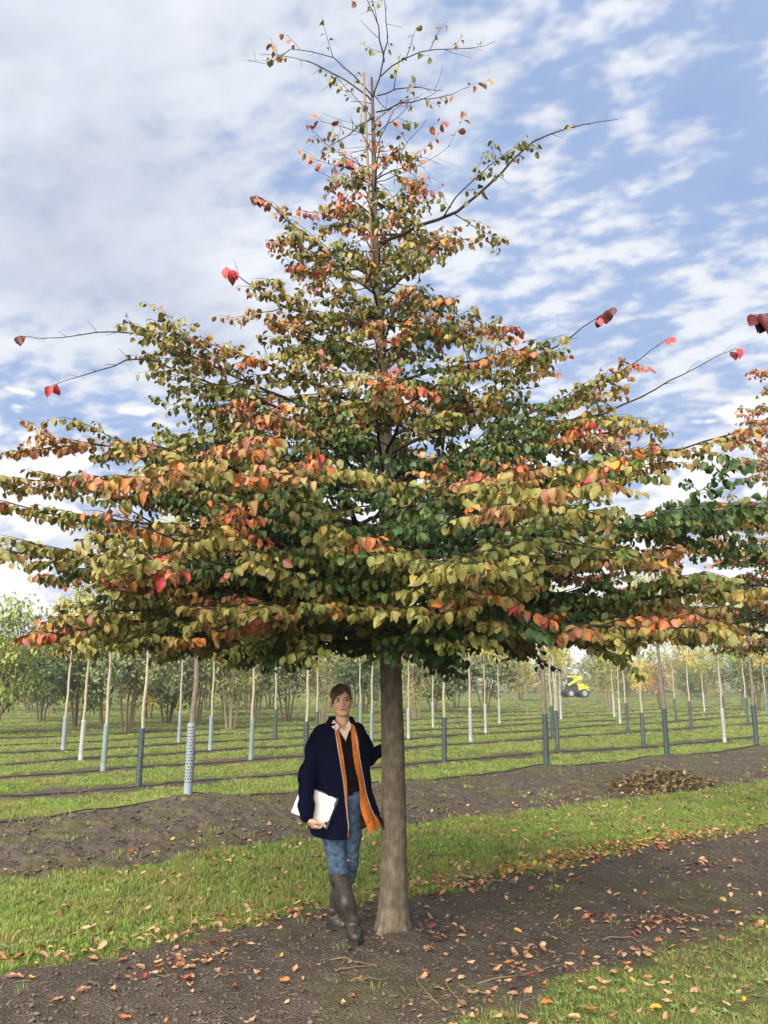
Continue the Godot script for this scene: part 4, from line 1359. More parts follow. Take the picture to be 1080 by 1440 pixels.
func make_litter():
	rng.seed = 505
	var shapes := []
	for c in DRY.size():
		for v in 4: shapes.append(curled_leaf(DRY[c][0], DRY[c][1], v))
	var spots := []
	while spots.size() < 3100:
		var w := litter_spot()
		if w[1] > -3.3 or absf(w[0]) > -w[1] * 0.54 + 0.4: continue
		if Vector2(w[0] - 0.058, w[1] + 5.87).length() < 0.2: continue
		var c := 0
		var q := rng.randf()
		if q < 0.34: c = 0
		elif q < 0.60: c = 1
		elif q < 0.66: c = 2
		elif q < 0.73: c = 3
		elif q < 0.765: c = 4
		elif q < 0.82: c = 5
		else: c = 6
		if absf(w[2] - 5.72) < 0.35 and w[3] > 5.2 and w[3] < 8.0 and rng.randf() < 0.6: c = [3, 3, 5, 5, 4][rng.randi() % 5]
		spots.append([Vector2(w[0], w[1]).length(), w[0], w[1], c, w[2]])
	spots.sort_custom(func(a, b): return a[0] < b[0])
	var rest := MB.new()
	var kin := {}
	for i in spots.size():
		var x: float = spots[i][1]; var z: float = spots[i][2]; var c: int = spots[i][3]
		var on_grass := soil(x, z) < 0.5
		var sz := r(0.035, 0.08)
		var up := Vector3(r(-0.35, 0.35), 1.0, r(-0.35, 0.35)).normalized()
		var yaw := r(0, TAU)
		var fwd := Vector3(cos(yaw), 0, sin(yaw)); fwd = (fwd - up * fwd.dot(up)).normalized()
		var flip := -1.0 if rng.randf() < 0.35 else 1.0
		var at := Vector3(x, ground_h(x, z) + (0.018 if on_grass else 0.003) + 0.1 * sz, z)
		var tr := Transform3D(Basis(fwd.cross(up) * -1.0, up * flip, fwd) * sz, at)
		tr.basis = Basis(up.cross(fwd) * sz, up * sz * flip, fwd * sz)
		var v := rng.randi() % 4
		if i < 300:
			var o := obj("fallen_leaf", shapes[c * 4 + v], mats.dry_leaf)
			o.transform = tr
			var place := "on the bare soil strip" if not on_grass else ("in the lower right grass" if spots[i][4] < 4.0 else "in the grass lane")
			var key := "%s leaf %s" % [DRY_WORD[c], place]
			if not kin.has(key): kin[key] = []
			kin[key].append([x / -z, o])
		else:
			var b := r(0.8, 1.15)
			var f := rest.v.size()
			var nr := up * flip
			var c0: Color = DRY[c][0] * b; var c1: Color = DRY[c][1] * b
			rest.leaf(at - fwd * sz * 0.5, fwd, nr, sz, sz * r(0.5, 0.7), r(0.1, 0.9), r(-0.5, 0.3), c0, c1, r(-0.05, 0.08))
	for key in kin:
		var some: Array = kin[key]
		some.sort_custom(func(a, b): return a[0] < b[0])
		for i in some.size():
			tag(some[i][1], key if some.size() == 1 else "%s, %s from the left of these" % [key, ordinal(i)], "fallen leaf", "fallen leaves on the ground")
	var l := obj("leaf_litter", rest.mesh(), mats.dry_leaf)
	tag(l, "many small fallen autumn leaves strewn over soil and grass", "leaf litter")
	l.set_meta("kind", "stuff")
	# twigs
	var twig_spots := [[0.55, -5.05, 0.1, 0.62], [0.30, -4.75, 1.9, 0.3], [0.42, -4.7, 1.7, 0.36], [-0.35, -5.35, 0.05, 0.32], [-0.3, -5.2, 0.15, 0.26], [-0.2, -5.05, 0.2, 0.22], [0.62, -4.85, 2.6, 0.25], [-1.0, -5.0, 0.5, 0.2], [1.5, -5.8, 0.3, 0.3], [-1.7, -4.9, -0.4, 0.22]]
	var twig_words := ["long forked grey twig lying on the soil right of the trunk", "short dark twig below the forked grey twig", "thin bent twig on the soil in front of the trunk", "straight twig lying at the toe of the front boot", "thin twig just below the front boot", "shortest twig in front of the boots", "pale twig below the right of the trunk", "small twig on the bare soil left of the person", "twig on the bare soil strip at right", "small twig at the lower left on bare soil"]
	for i in twig_spots.size():
		var t: Array = twig_spots[i]
		var mb := MB.new()
		var pts := []; var rad := []
		var p := Vector2(t[0], t[1]); var a: float = t[2]
		for j in 7:
			pts.append(Vector3(p.x, ground_h(p.x, p.y) + 0.008 + 0.012 * absf(sin(j * 1.3)), p.y))
			rad.append(lerpf(0.006, 0.002, j / 6.0))
			a += r(-0.25, 0.25)
			p += Vector2(cos(a), -sin(a)) * float(t[3]) / 6.0
		mb.tube(pts, rad, 5, Color(0.24, 0.19, 0.14), true)
		if i % 3 == 0:
			var q: Vector3 = pts[3]
			mb.tube([q, q + Vector3(-0.05, 0.02, 0.05), q + Vector3(-0.08, 0.0, 0.12)], [0.004, 0.003, 0.002], 4, Color(0.24, 0.19, 0.14))
		tag(obj("twig", mb.mesh(), mats.limb), twig_words[i], "twig", "twigs on the soil")
	# the black tie at the foot of the trunk
	var tb := MB.new()
	var g := ground_h(0.35, -5.75)
	var loop := [Vector3(0.20, g + 0.11, -5.80), Vector3(0.24, g + 0.07, -5.74), Vector3(0.28, g + 0.02, -5.68), Vector3(0.36, g + 0.012, -5.64), Vector3(0.42, g + 0.015, -5.66)]
	tb.tube(spline(loop, 0.02), PackedFloat32Array().duplicate() if false else rep(0.005, spline(loop, 0.02).size()), 5, Color.WHITE, true)
	var strap := [Vector3(0.36, g + 0.015, -5.70), Vector3(0.39, g + 0.05, -5.72), Vector3(0.43, g + 0.09, -5.74), Vector3(0.46, g + 0.145, -5.75)]
	var sp := spline(strap, 0.02)
	var sr := []
	for i in sp.size(): sr.append(lerpf(0.004, 0.011, float(i) / sp.size()))
	tb.tube(sp, sr, 6, Color.WHITE, true)
	tag(obj("tie_strap", tb.mesh(), mats.hose), "loose black rubber tie lying at the foot of the trunk", "strap")
	# the heap of wilted cuttings on the bank
	var hx := 4.7; var hz := -13.8
	var heap := thing("cuttings_heap", "low heap of wilted brown leafy cuttings on the soil bank", "heap", Vector3(hx, ground_h(hx, hz), hz))
	var core := MB.new()
	var side := Vector3(0.82, 0, -0.57); var across := Vector3(-0.57, 0, -0.82)
	for i in 9:
		for j in 17:
			var a := TAU * j / 16.0; var d := i / 8.0
			var y := 0.2 * (1.0 - d * d) * (0.8 + 0.5 * noise_c.get_noise_2d(cos(a) * d * 3.0, sin(a) * d * 3.0)) - 0.03
			core.vert(side * cos(a) * d * 1.05 + across * sin(a) * d * 0.55 + Vector3(0, y, 0), Vector3.UP, Color(0.10, 0.075, 0.05))
	for i in 8:
		for j in 16: core.quad(i * 17 + j, i * 17 + j + 1, (i + 1) * 17 + j + 1, (i + 1) * 17 + j)
	core.smooth()
	obj("soil_core", core.mesh(), mats.crumb, heap)
	var hm := MB.new()
	for i in 1500:
		var a := r(0, TAU); var d := sqrt(rng.randf())
		var y := 0.22 * (1.0 - d * d) * r(0.5, 1.2)
		var o := side * cos(a) * d * 1.15 + across * sin(a) * d * 0.62 + Vector3(0, y, 0)
		var ax := Vector3(r(-1, 1), r(-0.9, 0.5), r(-1, 1)).normalized()
		var face := Vector3(r(-0.7, 0.7), 0.8, r(-0.7, 0.7))
		var c := Color(0.21, 0.165, 0.08).lerp(Color(0.075, 0.05, 0.032), rng.randf()) * r(0.7, 1.3)
		if rng.randf() < 0.1: c = Color(0.32, 0.28, 0.14)
		c.a = 1.0
		hm.leaf(o, ax, (face - ax * face.dot(ax)).normalized(), r(0.08, 0.16), r(0.025, 0.05), r(0.2, 0.9), r(-0.2, 0.6), c, c * 0.85)
	var hl := obj("wilted_leaves", hm.mesh(), mats.dry_leaf, heap)
	hl.set_meta("kind", "stuff")


func rep(x: float, n: int) -> Array:
	var a := []
	a.resize(n)
	a.fill(x)
	return a


# ------------------------------------------------------------------ the person
# distance field of tapered capsules [0, a, ra, b, rb, k], ellipsoids [1, centre, radii, k] and ellipsoids cut away [2, centre, radii, k]
func field(prims: Array, p: Vector3) -> float:
	var d := 10.0
	for q in prims:
		if q[0] == 0:
			var a: Vector3 = q[1]; var ba: Vector3 = q[3] - a; var pa := p - a
			var h := clampf(pa.dot(ba) / ba.dot(ba), 0.0, 1.0)
			d = smin(d, (pa - ba * h).length() - lerpf(q[2], q[4], h), q[5])
		else:
			var w: Vector3 = p - q[1]; var rr: Vector3 = q[2]
			var k0 := (w / rr).length(); var k1 := (w / (rr * rr)).length()
			var e := k0 * (k0 - 1.0) / maxf(k1, 1e-6) if k0 > 0.02 else -minf(rr.x, minf(rr.y, rr.z))
			if q[0] == 1: d = smin(d, e, q[3])
			else: d = -smin(-d, e, q[3])
	return d


func net(mb: MB, prims: Array, cell: float, paint: Callable, wrinkle = null) -> void:
	var lo := Vector3(9, 9, 9); var hi := -lo
	for q in prims:
		if q[0] == 2: continue
		var ends := [[q[1], Vector3.ONE * float(q[2])], [q[3], Vector3.ONE * float(q[4])]] if q[0] == 0 else [[q[1], q[2]]]
		for e in ends:
			lo = lo.min(e[0] - e[1]); hi = hi.max(e[0] + e[1])
	lo -= Vector3.ONE * cell * 3.0; hi += Vector3.ONE * cell * 3.0
	var n := Vector3i((hi - lo) / cell) + Vector3i.ONE * 2
	var B := 6
	var val := {}
	var sy := n.x + 16; var sz := sy * (n.y + 16)
	var cells := {}
	# values only in blocks near the surface
	for bz in range(0, n.z, B):
		for by in range(0, n.y, B):
			for bx in range(0, n.x, B):
				var c := lo + (Vector3(bx, by, bz) + Vector3.ONE * B * 0.5) * cell
				var reach_ := cell * B * 0.9 + cell
				var dc := field(prims, c)
				if absf(dc) > reach_ * 1.25 + 0.012: continue
				var some := []
				for q in prims:
					var dq := field([q], c) if q[0] != 2 else 0.0
					if dq < reach_ * 1.25 + 0.07: some.append(q)
				for z in range(bz, bz + B + 1):
					for y in range(by, by + B + 1):
						for x in range(bx, bx + B + 1):
							var id := x + y * sy + z * sz
							if not val.has(id): val[id] = field(some, lo + Vector3(x, y, z) * cell)
				for z in range(bz, bz + B):
					for y in range(by, by + B):
						for x in range(bx, bx + B): cells[x + y * sy + z * sz] = Vector3i(x, y, z)
	var made := {}
	var first := mb.v.size()
	for id in cells:
		var q: Vector3i = cells[id]
		var cv := []
		var neg := 0
		for k in 8:
			var f: float = val[id + (k & 1) + ((k >> 1) & 1) * sy + ((k >> 2) & 1) * sz]
			cv.append(f)
			if f < 0.0: neg += 1
		if neg == 0 or neg == 8: continue
		var acc := Vector3.ZERO; var cnt := 0
		for e in [[0, 1], [2, 3], [4, 5], [6, 7], [0, 2], [1, 3], [4, 6], [5, 7], [0, 4], [1, 5], [2, 6], [3, 7]]:
			var fa: float = cv[e[0]]; var fb: float = cv[e[1]]
			if (fa < 0.0) == (fb < 0.0): continue
			var t := fa / (fa - fb)
			var a := Vector3(e[0] & 1, (e[0] >> 1) & 1, (e[0] >> 2) & 1); var b := Vector3(e[1] & 1, (e[1] >> 1) & 1, (e[1] >> 2) & 1)
			acc += a.lerp(b, t); cnt += 1
		var g := Vector3(cv[1] + cv[3] + cv[5] + cv[7] - cv[0] - cv[2] - cv[4] - cv[6], cv[2] + cv[3] + cv[6] + cv[7] - cv[0] - cv[1] - cv[4] - cv[5], cv[4] + cv[5] + cv[6] + cv[7] - cv[0] - cv[1] - cv[2] - cv[3]).normalized()
		var p := lo + (Vector3(q) + acc / cnt) * cell
		if wrinkle != null: p += g * float(wrinkle.call(p))
		made[id] = mb.vert(p, g, paint.call(p, g), Vector2(p.x + p.z * 0.4, p.y))
	for id in made:
		for ax in 3:
			var st: int = [1, sy, sz][ax]
			var s1: int = [sy, sz, 1][ax]; var s2: int = [sz, 1, sy][ax]
			var fa: float = val[id]
			if not val.has(id + st): continue
			var fb: float = val[id + st]
			if (fa < 0.0) == (fb < 0.0): continue
			if made.has(id - s1) and made.has(id - s2) and made.has(id - s1 - s2):
				mb.quad(made[id], made[id - s1], made[id - s1 - s2], made[id - s2])
	if wrinkle != null:
		var m := PackedVector3Array()
		m.resize(mb.v.size())
		for t in range(0, mb.ix.size(), 3):
			var a := mb.ix[t]
			if a < first: continue
			var b := mb.ix[t + 1]; var d := mb.ix[t + 2]
			var cr := (mb.v[d] - mb.v[a]).cross(mb.v[b] - mb.v[a])
			m[a] += cr; m[b] += cr; m[d] += cr
		for i in range(first, m.size()):
			if m[i].length_squared() > 0.0: mb.n[i] = m[i].normalized()


func V(x: float, y: float, z: float) -> Vector3:
	return Vector3(x, y, z)


func table(t: Array, y: float) -> float:
	for i in t.size() - 1:
		if y >= t[i + 1][0]: return lerpf(t[i + 1][1], t[i][1], clampf((y - t[i + 1][0]) / (t[i][0] - t[i + 1][0]), 0.0, 1.0))
	return t[-1][1]


const COAT_L := [[1.41, -0.115], [1.385, -0.185], [1.34, -0.222], [1.25, -0.222], [1.12, -0.22], [0.95, -0.225], [0.8, -0.23], [0.6, -0.236]]
const COAT_R := [[1.41, 0.075], [1.385, 0.135], [1.34, 0.166], [1.25, 0.178], [1.12, 0.196], [0.95, 0.21], [0.8, 0.228], [0.6, 0.256]]
const COAT_D := [[1.41, 0.072], [1.385, 0.085], [1.34, 0.106], [1.25, 0.13], [1.12, 0.14], [0.95, 0.143], [0.8, 0.15], [0.6, 0.16]]
const EDGE_L := [[1.41, -0.05], [1.376, -0.056], [0.995, 0.016], [0.72, 0.05], [0.6, 0.05]]
const EDGE_R := [[1.41, 0.06], [1.386, 0.087], [0.995, 0.164], [0.8, 0.202], [0.674, 0.243], [0.6, 0.25]]


func coat_point(y: float, a: float, inset: float) -> Vector3:
	# a: angle from the front, positive to the viewer's right
	var xl := table(COAT_L, y); var xr := table(COAT_R, y); var dp := table(COAT_D, y)
	var cx := (xl + xr) * 0.5; var hw := (xr - xl) * 0.5 - inset
	var sx := sin(a); var cz := cos(a)
	var q := 0.8
	return V(cx + hw * signf(sx) * pow(absf(sx), q), y, (dp - inset) * signf(cz) * pow(absf(cz), q) - 0.005)


func angle_for(y: float, x: float, inset: float) -> float:
	var xl := table(COAT_L, y); var xr := table(COAT_R, y)
	var u := clampf((x - (xl + xr) * 0.5) / ((xr - xl) * 0.5 - inset), -0.985, 0.985)
	return asin(signf(u) * pow(absf(u), 1.0 / 0.8))


# the skirt of the coat between its two front edges, round the back; spare = how far beyond the edges it reaches
func coat_sheet(mb: MB, inset: float, spare_l: Array, spare_r: Array, hem_lift: float):
	var rows := 44; var cols := 56
	for i in rows + 1:
		var t := float(i) / rows
		for j in cols + 1:
			var u := float(j) / cols
			var y := lerpf(1.405, 0.635 + hem_lift, t)
			var al := angle_for(y, table(EDGE_L, y) + table(spare_l, y), inset); var ar := angle_for(y, table(EDGE_R, y) - table(spare_r, y), inset)
			var a := lerpf(ar, al + TAU, u)
			# the hem hangs lower in front on the left and is lifted at the sides
			var p := coat_point(y, a, inset)
			var hem := 0.05 * smoothstep(0.10, 0.24, absf(p.x + 0.02)) * t
			p = coat_point(y + hem, a, inset)
			var fold := 0.011 * sin(a * 8.0 + y * 4.0 + 2.0 * noise_a.get_noise_2d(a, y * 2.0)) * smoothstep(0.1, 0.8, t) + 0.016 * noise_a.get_noise_3d(p.x * 5.0, p.y * 3.0, p.z * 5.0) + 0.007 * noise_a.get_noise_3d(p.x * 13.0, p.y * 9.0, p.z * 13.0)
			var out := V(p.x + 0.02, 0.0, p.z).normalized()
			# the right front swings open at the bottom
			var swing := 0.05 * smoothstep(0.95, 0.62, y) * smoothstep(0.5, 0.0, u)
			p += out * (fold + swing)
			mb.vert(p, out, Color.WHITE, Vector2(a * 0.15, p.y))
	for i in rows:
		for j in cols:
			var a := i * (cols + 1) + j
			mb.quad(a, a + 1, a + cols + 2, a + cols + 1)
	mb.smooth()


func cloth(called: String, col: Color, rough: float, weave: float, contrast: float) -> StandardMaterial3D:
	var m := mat(called, col, rough)
	m.albedo_texture = noise_tex(weave, 60 + mats.size(), 1.0 - contrast, 1.0, 256)
	m.uv1_triplanar = true; m.uv1_scale = Vector3.ONE * 5.0
	m.metallic_specular = 0.1
	return m


func make_person():
	rng.seed = 606
	var at := V(-0.30, ground_h(-0.28, -5.78) + 0.004, -5.82)
	var who := thing("person", "person in a long navy coat and rubber boots leaning on the trunk", "person", at)
	var skin := mat("skin", Color.WHITE, 0.5, true)
	skin.subsurf_scatter_enabled = true; skin.subsurf_scatter_strength = 0.12
	var navy := cloth("navy_cloth", lin(0.0035, 0.0052, 0.021), 0.85, 0.03, 0.35)
	var lining := cloth("orange_lining", lin(0.60, 0.17, 0.03), 0.6, 0.05, 0.3)
	lining.heightmap_enabled = true; lining.heightmap_texture = noise_tex(0.02, 88, 0.0, 1.0, 256); lining.heightmap_scale = 1.5
	var black := cloth("sweater_knit", lin(0.005, 0.0055, 0.008), 0.9, 0.1, 0.3)
	var cream := cloth("shirt_cloth", lin(0.66, 0.54, 0.47), 0.8, 0.08, 0.12)
	var denim := cloth("denim", lin(0.088, 0.145, 0.245), 0.85, 0.012, 0.55)
	var rubber := mat("rubber", lin(0.052, 0.047, 0.042), 0.36)
	rubber.albedo_texture = noise_tex(0.015, 91, 0.6, 1.0, 256); rubber.uv1_triplanar = true; rubber.uv1_scale = Vector3.ONE * 4.0
	var sole := mat("sole_rubber", lin(0.018, 0.016, 0.015), 0.7)
	var flesh := Color(0.56, 0.335, 0.245)

	# ---- body: trunk and limbs under the clothes, then head and hands on finer grids
	var mb := MB.new()
	var same := func(_p, _n): return flesh
	net(mb, [
		[0, V(-0.01, 1.37, -0.03), 0.055, V(-0.01, 1.28, -0.03), 0.09, 0.05], [0, V(-0.12, 1.31, -0.03), 0.06, V(0.09, 1.32, -0.03), 0.06, 0.05],
		[0, V(-0.015, 1.26, -0.02), 0.11, V(0.0, 1.0, -0.01), 0.10, 0.06], [0, V(-0.05, 0.9, 0.0), 0.09, V(0.06, 0.9, -0.01), 0.085, 0.06],
		[0, V(-0.16, 1.3, -0.02), 0.045, V(-0.24, 1.04, 0.095), 0.038, 0.03], [0, V(-0.24, 1.04, 0.095), 0.037, V(-0.232, 0.80, 0.205), 0.026, 0.03],
		[0, V(0.11, 1.32, -0.03), 0.045, V(0.165, 1.16, -0.10), 0.038, 0.03], [0, V(0.165, 1.16, -0.10), 0.036, V(0.30, 1.20, -0.165), 0.026, 0.03],
		[0, V(-0.06, 0.86, 0.01), 0.075, V(-0.02, 0.45, 0.06), 0.052, 0.04], [0, V(-0.02, 0.45, 0.06), 0.05, V(0.095, 0.10, 0.10), 0.034, 0.03],
		[0, V(0.06, 0.86, -0.01), 0.075, V(0.06, 0.47, -0.04), 0.052, 0.04], [0, V(0.06, 0.47, -0.04), 0.05, V(-0.055, 0.10, -0.13), 0.034, 0.03]], 0.016, same)
	# head in its own axes: y up from the eyes, z forward
	var hd := MB.new()
	var paint_head := func(p: Vector3, _n: Vector3) -> Color:
		var c := flesh * (1.0 + 0.10 * noise_b.get_noise_3d(p.x * 60.0, p.y * 60.0, p.z * 60.0))
		if p.z > 0.05:
			var lip := Vector2(p.x, (p.y + 0.064) * 2.1).length()
			if lip < 0.023: c = c.lerp(Color(0.33, 0.13, 0.115), smoothstep(0.024, 0.017, lip))
			if absf(p.y + 0.063) < 0.0028 and absf(p.x) < 0.02: c = Color(0.10, 0.04, 0.04)
			var bx := absf(p.x) - 0.033
			if absf(bx) < 0.019 and absf(p.y - 0.0205 + bx * bx * 9.0) < 0.0042: c = Color(0.09, 0.055, 0.04)
			var ck := Vector2(absf(p.x) - 0.042, p.y + 0.035).length()
			c = c.lerp(Color(0.50, 0.24, 0.18), 0.45 * smoothstep(0.024, 0.0, ck))
		c.a = 1.0
		return c
	net(hd, [
		[1, V(0, 0.028, -0.015), V(0.073, 0.084, 0.092), 0.02], [1, V(0, -0.04, 0.018), V(0.059, 0.07, 0.064), 0.03], [1, V(0, -0.096, 0.053), V(0.022, 0.018, 0.018), 0.025],
		[0, V(-0.052, -0.045, 0.0), 0.019, V(-0.02, -0.092, 0.044), 0.015, 0.025], [0, V(0.052, -0.045, 0.0), 0.019, V(0.02, -0.092, 0.044), 0.015, 0.025],
		[0, V(-0.034, 0.022, 0.066), 0.011, V(0.034, 0.022, 0.066), 0.011, 0.016], [1, V(-0.037, -0.028, 0.055), V(0.022, 0.021, 0.02), 0.02], [1, V(0.037, -0.028, 0.055), V(0.022, 0.021, 0.02), 0.02],
		[2, V(-0.032, 0.001, 0.092), V(0.018, 0.011, 0.018), 0.012], [2, V(0.032, 0.001, 0.092), V(0.018, 0.011, 0.018), 0.012],
		[0, V(0, 0.008, 0.078), 0.008, V(0, -0.032, 0.097), 0.0105, 0.01], [0, V(-0.012, -0.037, 0.086), 0.0065, V(0.012, -0.037, 0.086), 0.0065, 0.008],
		[0, V(-0.018, -0.058, 0.072), 0.0065, V(0.018, -0.058, 0.072), 0.0065, 0.008], [0, V(-0.015, -0.070, 0.072), 0.007, V(0.015, -0.070, 0.072), 0.007, 0.008],
		[1, V(-0.076, -0.004, -0.008), V(0.010, 0.029, 0.017), 0.008], [1, V(0.076, -0.004, -0.008), V(0.010, 0.029, 0.017), 0.008],
		[0, V(0, -0.06, -0.025), 0.050, V(-0.002, -0.21, -0.045), 0.056, 0.025]], 0.0042, paint_head)
	var head := Transform3D(Basis.from_euler(V(-0.03, 0.13, 0.10)).scaled(Vector3.ONE * 0.95), V(-0.012, 1.563, 0.0))
	mb.add(hd, head)
	# the hand that holds the board: palm behind the fingers' roots, thumb on the near side
	var hp := hand(V(-0.226, 0.782, 0.205), V(0.62, -0.74, -0.22), V(0.35, 0.35, 0.85), -1.0)
	net(mb, hp, 0.004, same)
	# the hand that leans on the far side of the trunk
	var hq := hand(V(0.30, 1.20, -0.165), V(0.75, 0.55, 0.35), V(-0.2, 0.85, -0.3), -1.0)
	net(mb, hq, 0.005, same)
	obj("body", mb.mesh(), skin, who)
	for s in [-1.0, 1.0]:
		var eb := MB.new()
		for i in 9:
			for j in 17:
				var la := PI * i / 8.0; var lo := TAU * j / 16.0
				var q := V(sin(la) * cos(lo), sin(la) * sin(lo), cos(la))
				var c := Color(0.62, 0.58, 0.55)
				if i < 3: c = Color(0.035, 0.02, 0.012)
				eb.vert(head * (V(0.032 * s, 0.0, 0.0695) + q * 0.0112), head.basis * q, c)
		for i in 8:
			for j in 16: eb.quad(i * 17 + j, i * 17 + j + 1, (i + 1) * 17 + j + 1, (i + 1) * 17 + j)
		var em: StandardMaterial3D = mats.get("eye_wet") if mats.has("eye_wet") else mat("eye_wet", Color.WHITE, 0.15, true)
		obj("eye", eb.mesh(), em, who)
	# ---- hair: short, brown, fringe swept to the viewer's left
	var hb := MB.new()
	var paint_hair := func(p: Vector3, _n: Vector3) -> Color:
		var k := 0.75 + 0.7 * noise_b.get_noise_3d(p.x * 130.0 + p.y * 40.0, p.y * 22.0, p.z * 60.0)
		var c := Color(0.018, 0.011, 0.007).lerp(Color(0.085, 0.05, 0.028), clampf(k, 0.0, 1.0))
		c.a = 1.0
		return c
	var locks := [[1, V(0, 0.040, -0.024), V(0.079, 0.084, 0.096), 0.012], [1, V(0, -0.025, -0.055), V(0.070, 0.075, 0.058), 0.02], [2, V(0.008, -0.042, 0.078), V(0.063, 0.112, 0.078), 0.008]]
	for i in 12:
		var f := i / 11.0
		locks.append([0, V(0.040 - 0.055 * f, 0.104 - 0.010 * f + r(-0.004, 0.004), 0.050 - 0.012 * f), 0.014, V(-0.006 - 0.062 * f + r(-0.004, 0.004), 0.058 - 0.042 * f + r(-0.010, 0.008), 0.082 - 0.036 * f * f), 0.0045, 0.004])
	for i in 6:
		var f := i / 5.0
		locks.append([0, V(0.042, 0.098, 0.045 - 0.02 * f), 0.013, V(0.060 + 0.014 * f, 0.060 - 0.055 * f + r(-0.006, 0.006), 0.060 - 0.042 * f), 0.005, 0.004])
		locks.append([0, V(-0.06, 0.06, 0.035 - 0.05 * f), 0.013, V(-0.074 - r(0.0, 0.006), -0.012 - 0.026 * f + r(-0.008, 0.008), 0.034 - 0.06 * f), 0.0045, 0.004])
		locks.append([0, V(0.062, 0.06, 0.02 - 0.05 * f), 0.013, V(0.075 + r(0.0, 0.006), -0.004 - 0.026 * f + r(-0.008, 0.008), 0.016 - 0.06 * f), 0.0045, 0.004])
	net(hb, locks, 0.0042, paint_hair, func(p: Vector3): return 0.0034 * noise_b.get_noise_3d(p.x * 120.0, p.y * 26.0, p.z * 70.0))
	# single strands over the cap, from the parting outwards
	var top := V(0.03, 0.117, 0.012)
	for i in 420:
		var a := r(0, TAU)
		var down := r(-0.35, 0.35)
		var dirn := V(sin(a), down, cos(a)).normalized()
		if dirn.z > 0.35:
			dirn = V(lerpf(-0.85, 0.75, rng.randf()), r(0.12, 0.42), 0.8).normalized()
			if dirn.x > -0.1 and dirn.x < 0.5: dirn.y = r(0.5, 0.75)
		var cen := V(0, 0.040, -0.024); var rad3 := V(0.0805, 0.0855, 0.0975)
		var d0 := ((top - cen) / rad3).normalized()
		var pts := []
		for j in 7:
			var dd := d0.slerp(dirn.normalized(), j / 6.0)
			pts.append(cen + dd * rad3 * (1.0 + r(0.0, 0.03)))
		var sh := r(0.5, 1.6)
		hb.tube(pts, [0.0012, 0.0016, 0.0016, 0.0015, 0.0013, 0.001, 0.0006], 3, Color(0.035 * sh, 0.021 * sh, 0.012 * sh))
	var hair_all := MB.new()
	hair_all.add(hb, head)
	obj("hair", hair_all.mesh(), mat("hair_brown", Color.WHITE, 0.5, true), who)

	# ---- jeans
	mb = MB.new()
	var white := func(_p, _n): return Color.WHITE
	var crease := func(p: Vector3) -> float:
		return 0.006 * noise_a.get_noise_3d(p.x * 9.0, p.y * 13.0, p.z * 9.0) + (0.010 * absf(sin(p.y * 62.0 + p.x * 22.0 + 3.0 * noise_a.get_noise_3d(p.x * 4.0, p.y * 4.0, 0.0))) * smoothstep(0.62, 0.45, p.y))
	net(mb, [
		[0, V(-0.055, 0.92, 0.0), 0.098, V(0.06, 0.92, -0.01), 0.095, 0.06],
		[0, V(-0.06, 0.88, 0.012), 0.094, V(-0.05, 0.62, 0.045), 0.076, 0.04], [0, V(-0.05, 0.62, 0.045), 0.075, V(-0.016, 0.42, 0.075), 0.062, 0.03], [0, V(-0.016, 0.42, 0.075), 0.061, V(0.0, 0.36, 0.08), 0.056, 0.02],
		[0, V(0.062, 0.88, -0.012), 0.088, V(0.068, 0.62, -0.02), 0.066, 0.04], [0, V(0.068, 0.62, -0.02), 0.066, V(0.052, 0.44, -0.045), 0.056, 0.03], [0, V(0.052, 0.44, -0.045), 0.056, V(0.035, 0.34, -0.065), 0.056, 0.02]], 0.010, white, crease)
	obj("jeans", mb.mesh(), denim, who)

	# ---- boots
	for side in 2:
		mb = MB.new()
		var leg: Array
		if side == 0:
			leg = [V(-0.012, 0.395, 0.083), V(0.042, 0.22, 0.10), V(0.088, 0.10, 0.10), V(0.090, 0.055, 0.085), V(0.112, 0.05, 0.215)]
		else:
			leg = [V(0.038, 0.375, -0.07), V(-0.02, 0.22, -0.105), V(-0.058, 0.10, -0.13), V(-0.062, 0.055, -0.14), V(0.018, 0.05, -0.055)]
		var crimp := func(p: Vector3) -> float: return 0.004 * sin(p.y * 85.0 + p.x * 30.0) * smoothstep(0.17, 0.12, p.y) * smoothstep(0.06, 0.09, p.y) + 0.003 * noise_a.get_noise_3d(p.x * 12.0, p.y * 8.0, p.z * 12.0)
		net(mb, [[0, leg[0], 0.068, leg[1], 0.058, 0.02], [0, leg[1], 0.058, leg[2], 0.045, 0.03], [0, leg[2], 0.047, leg[3], 0.046, 0.02], [0, leg[3], 0.046, leg[3].lerp(leg[4], 0.55), 0.043, 0.02], [0, leg[3].lerp(leg[4], 0.5) - V(0, 0.008, 0), 0.040, leg[4] - V(0, 0.008, 0), 0.036, 0.02], [2, leg[0] + V(0, 0.06, 0), V(0.09, 0.05, 0.09), 0.006]], 0.007, white, crimp)
		var b := obj("boot", mb.mesh(), rubber, who)
		# rim at the top and the strap with its buckle
		var rim := MB.new()
		var ring := []
		for i in 19: ring.append(leg[0] + V(cos(TAU * i / 18.0) * 0.0685, 0.011, sin(TAU * i / 18.0) * 0.0685))
		rim.tube(ring, rep(0.0055, 19), 6, Color.WHITE)
		obj("top_band", rim.mesh(), rubber, b)
		if side == 0:
			var bk := MB.new()
			bk.box(leg[0] + V(-0.05, -0.042, 0.056), V(0.03, 0.022, 0.007), Color.WHITE, Basis(Vector3.UP, -0.7), 0.002)
			obj("buckle", bk.mesh(), mats.sole_rubber, b)
		var dirf: Vector3 = (leg[4] - leg[3]); dirf.y = 0.0
		dirf = dirf.normalized()
		var across := dirf.cross(Vector3.UP)
		var so := MB.new()
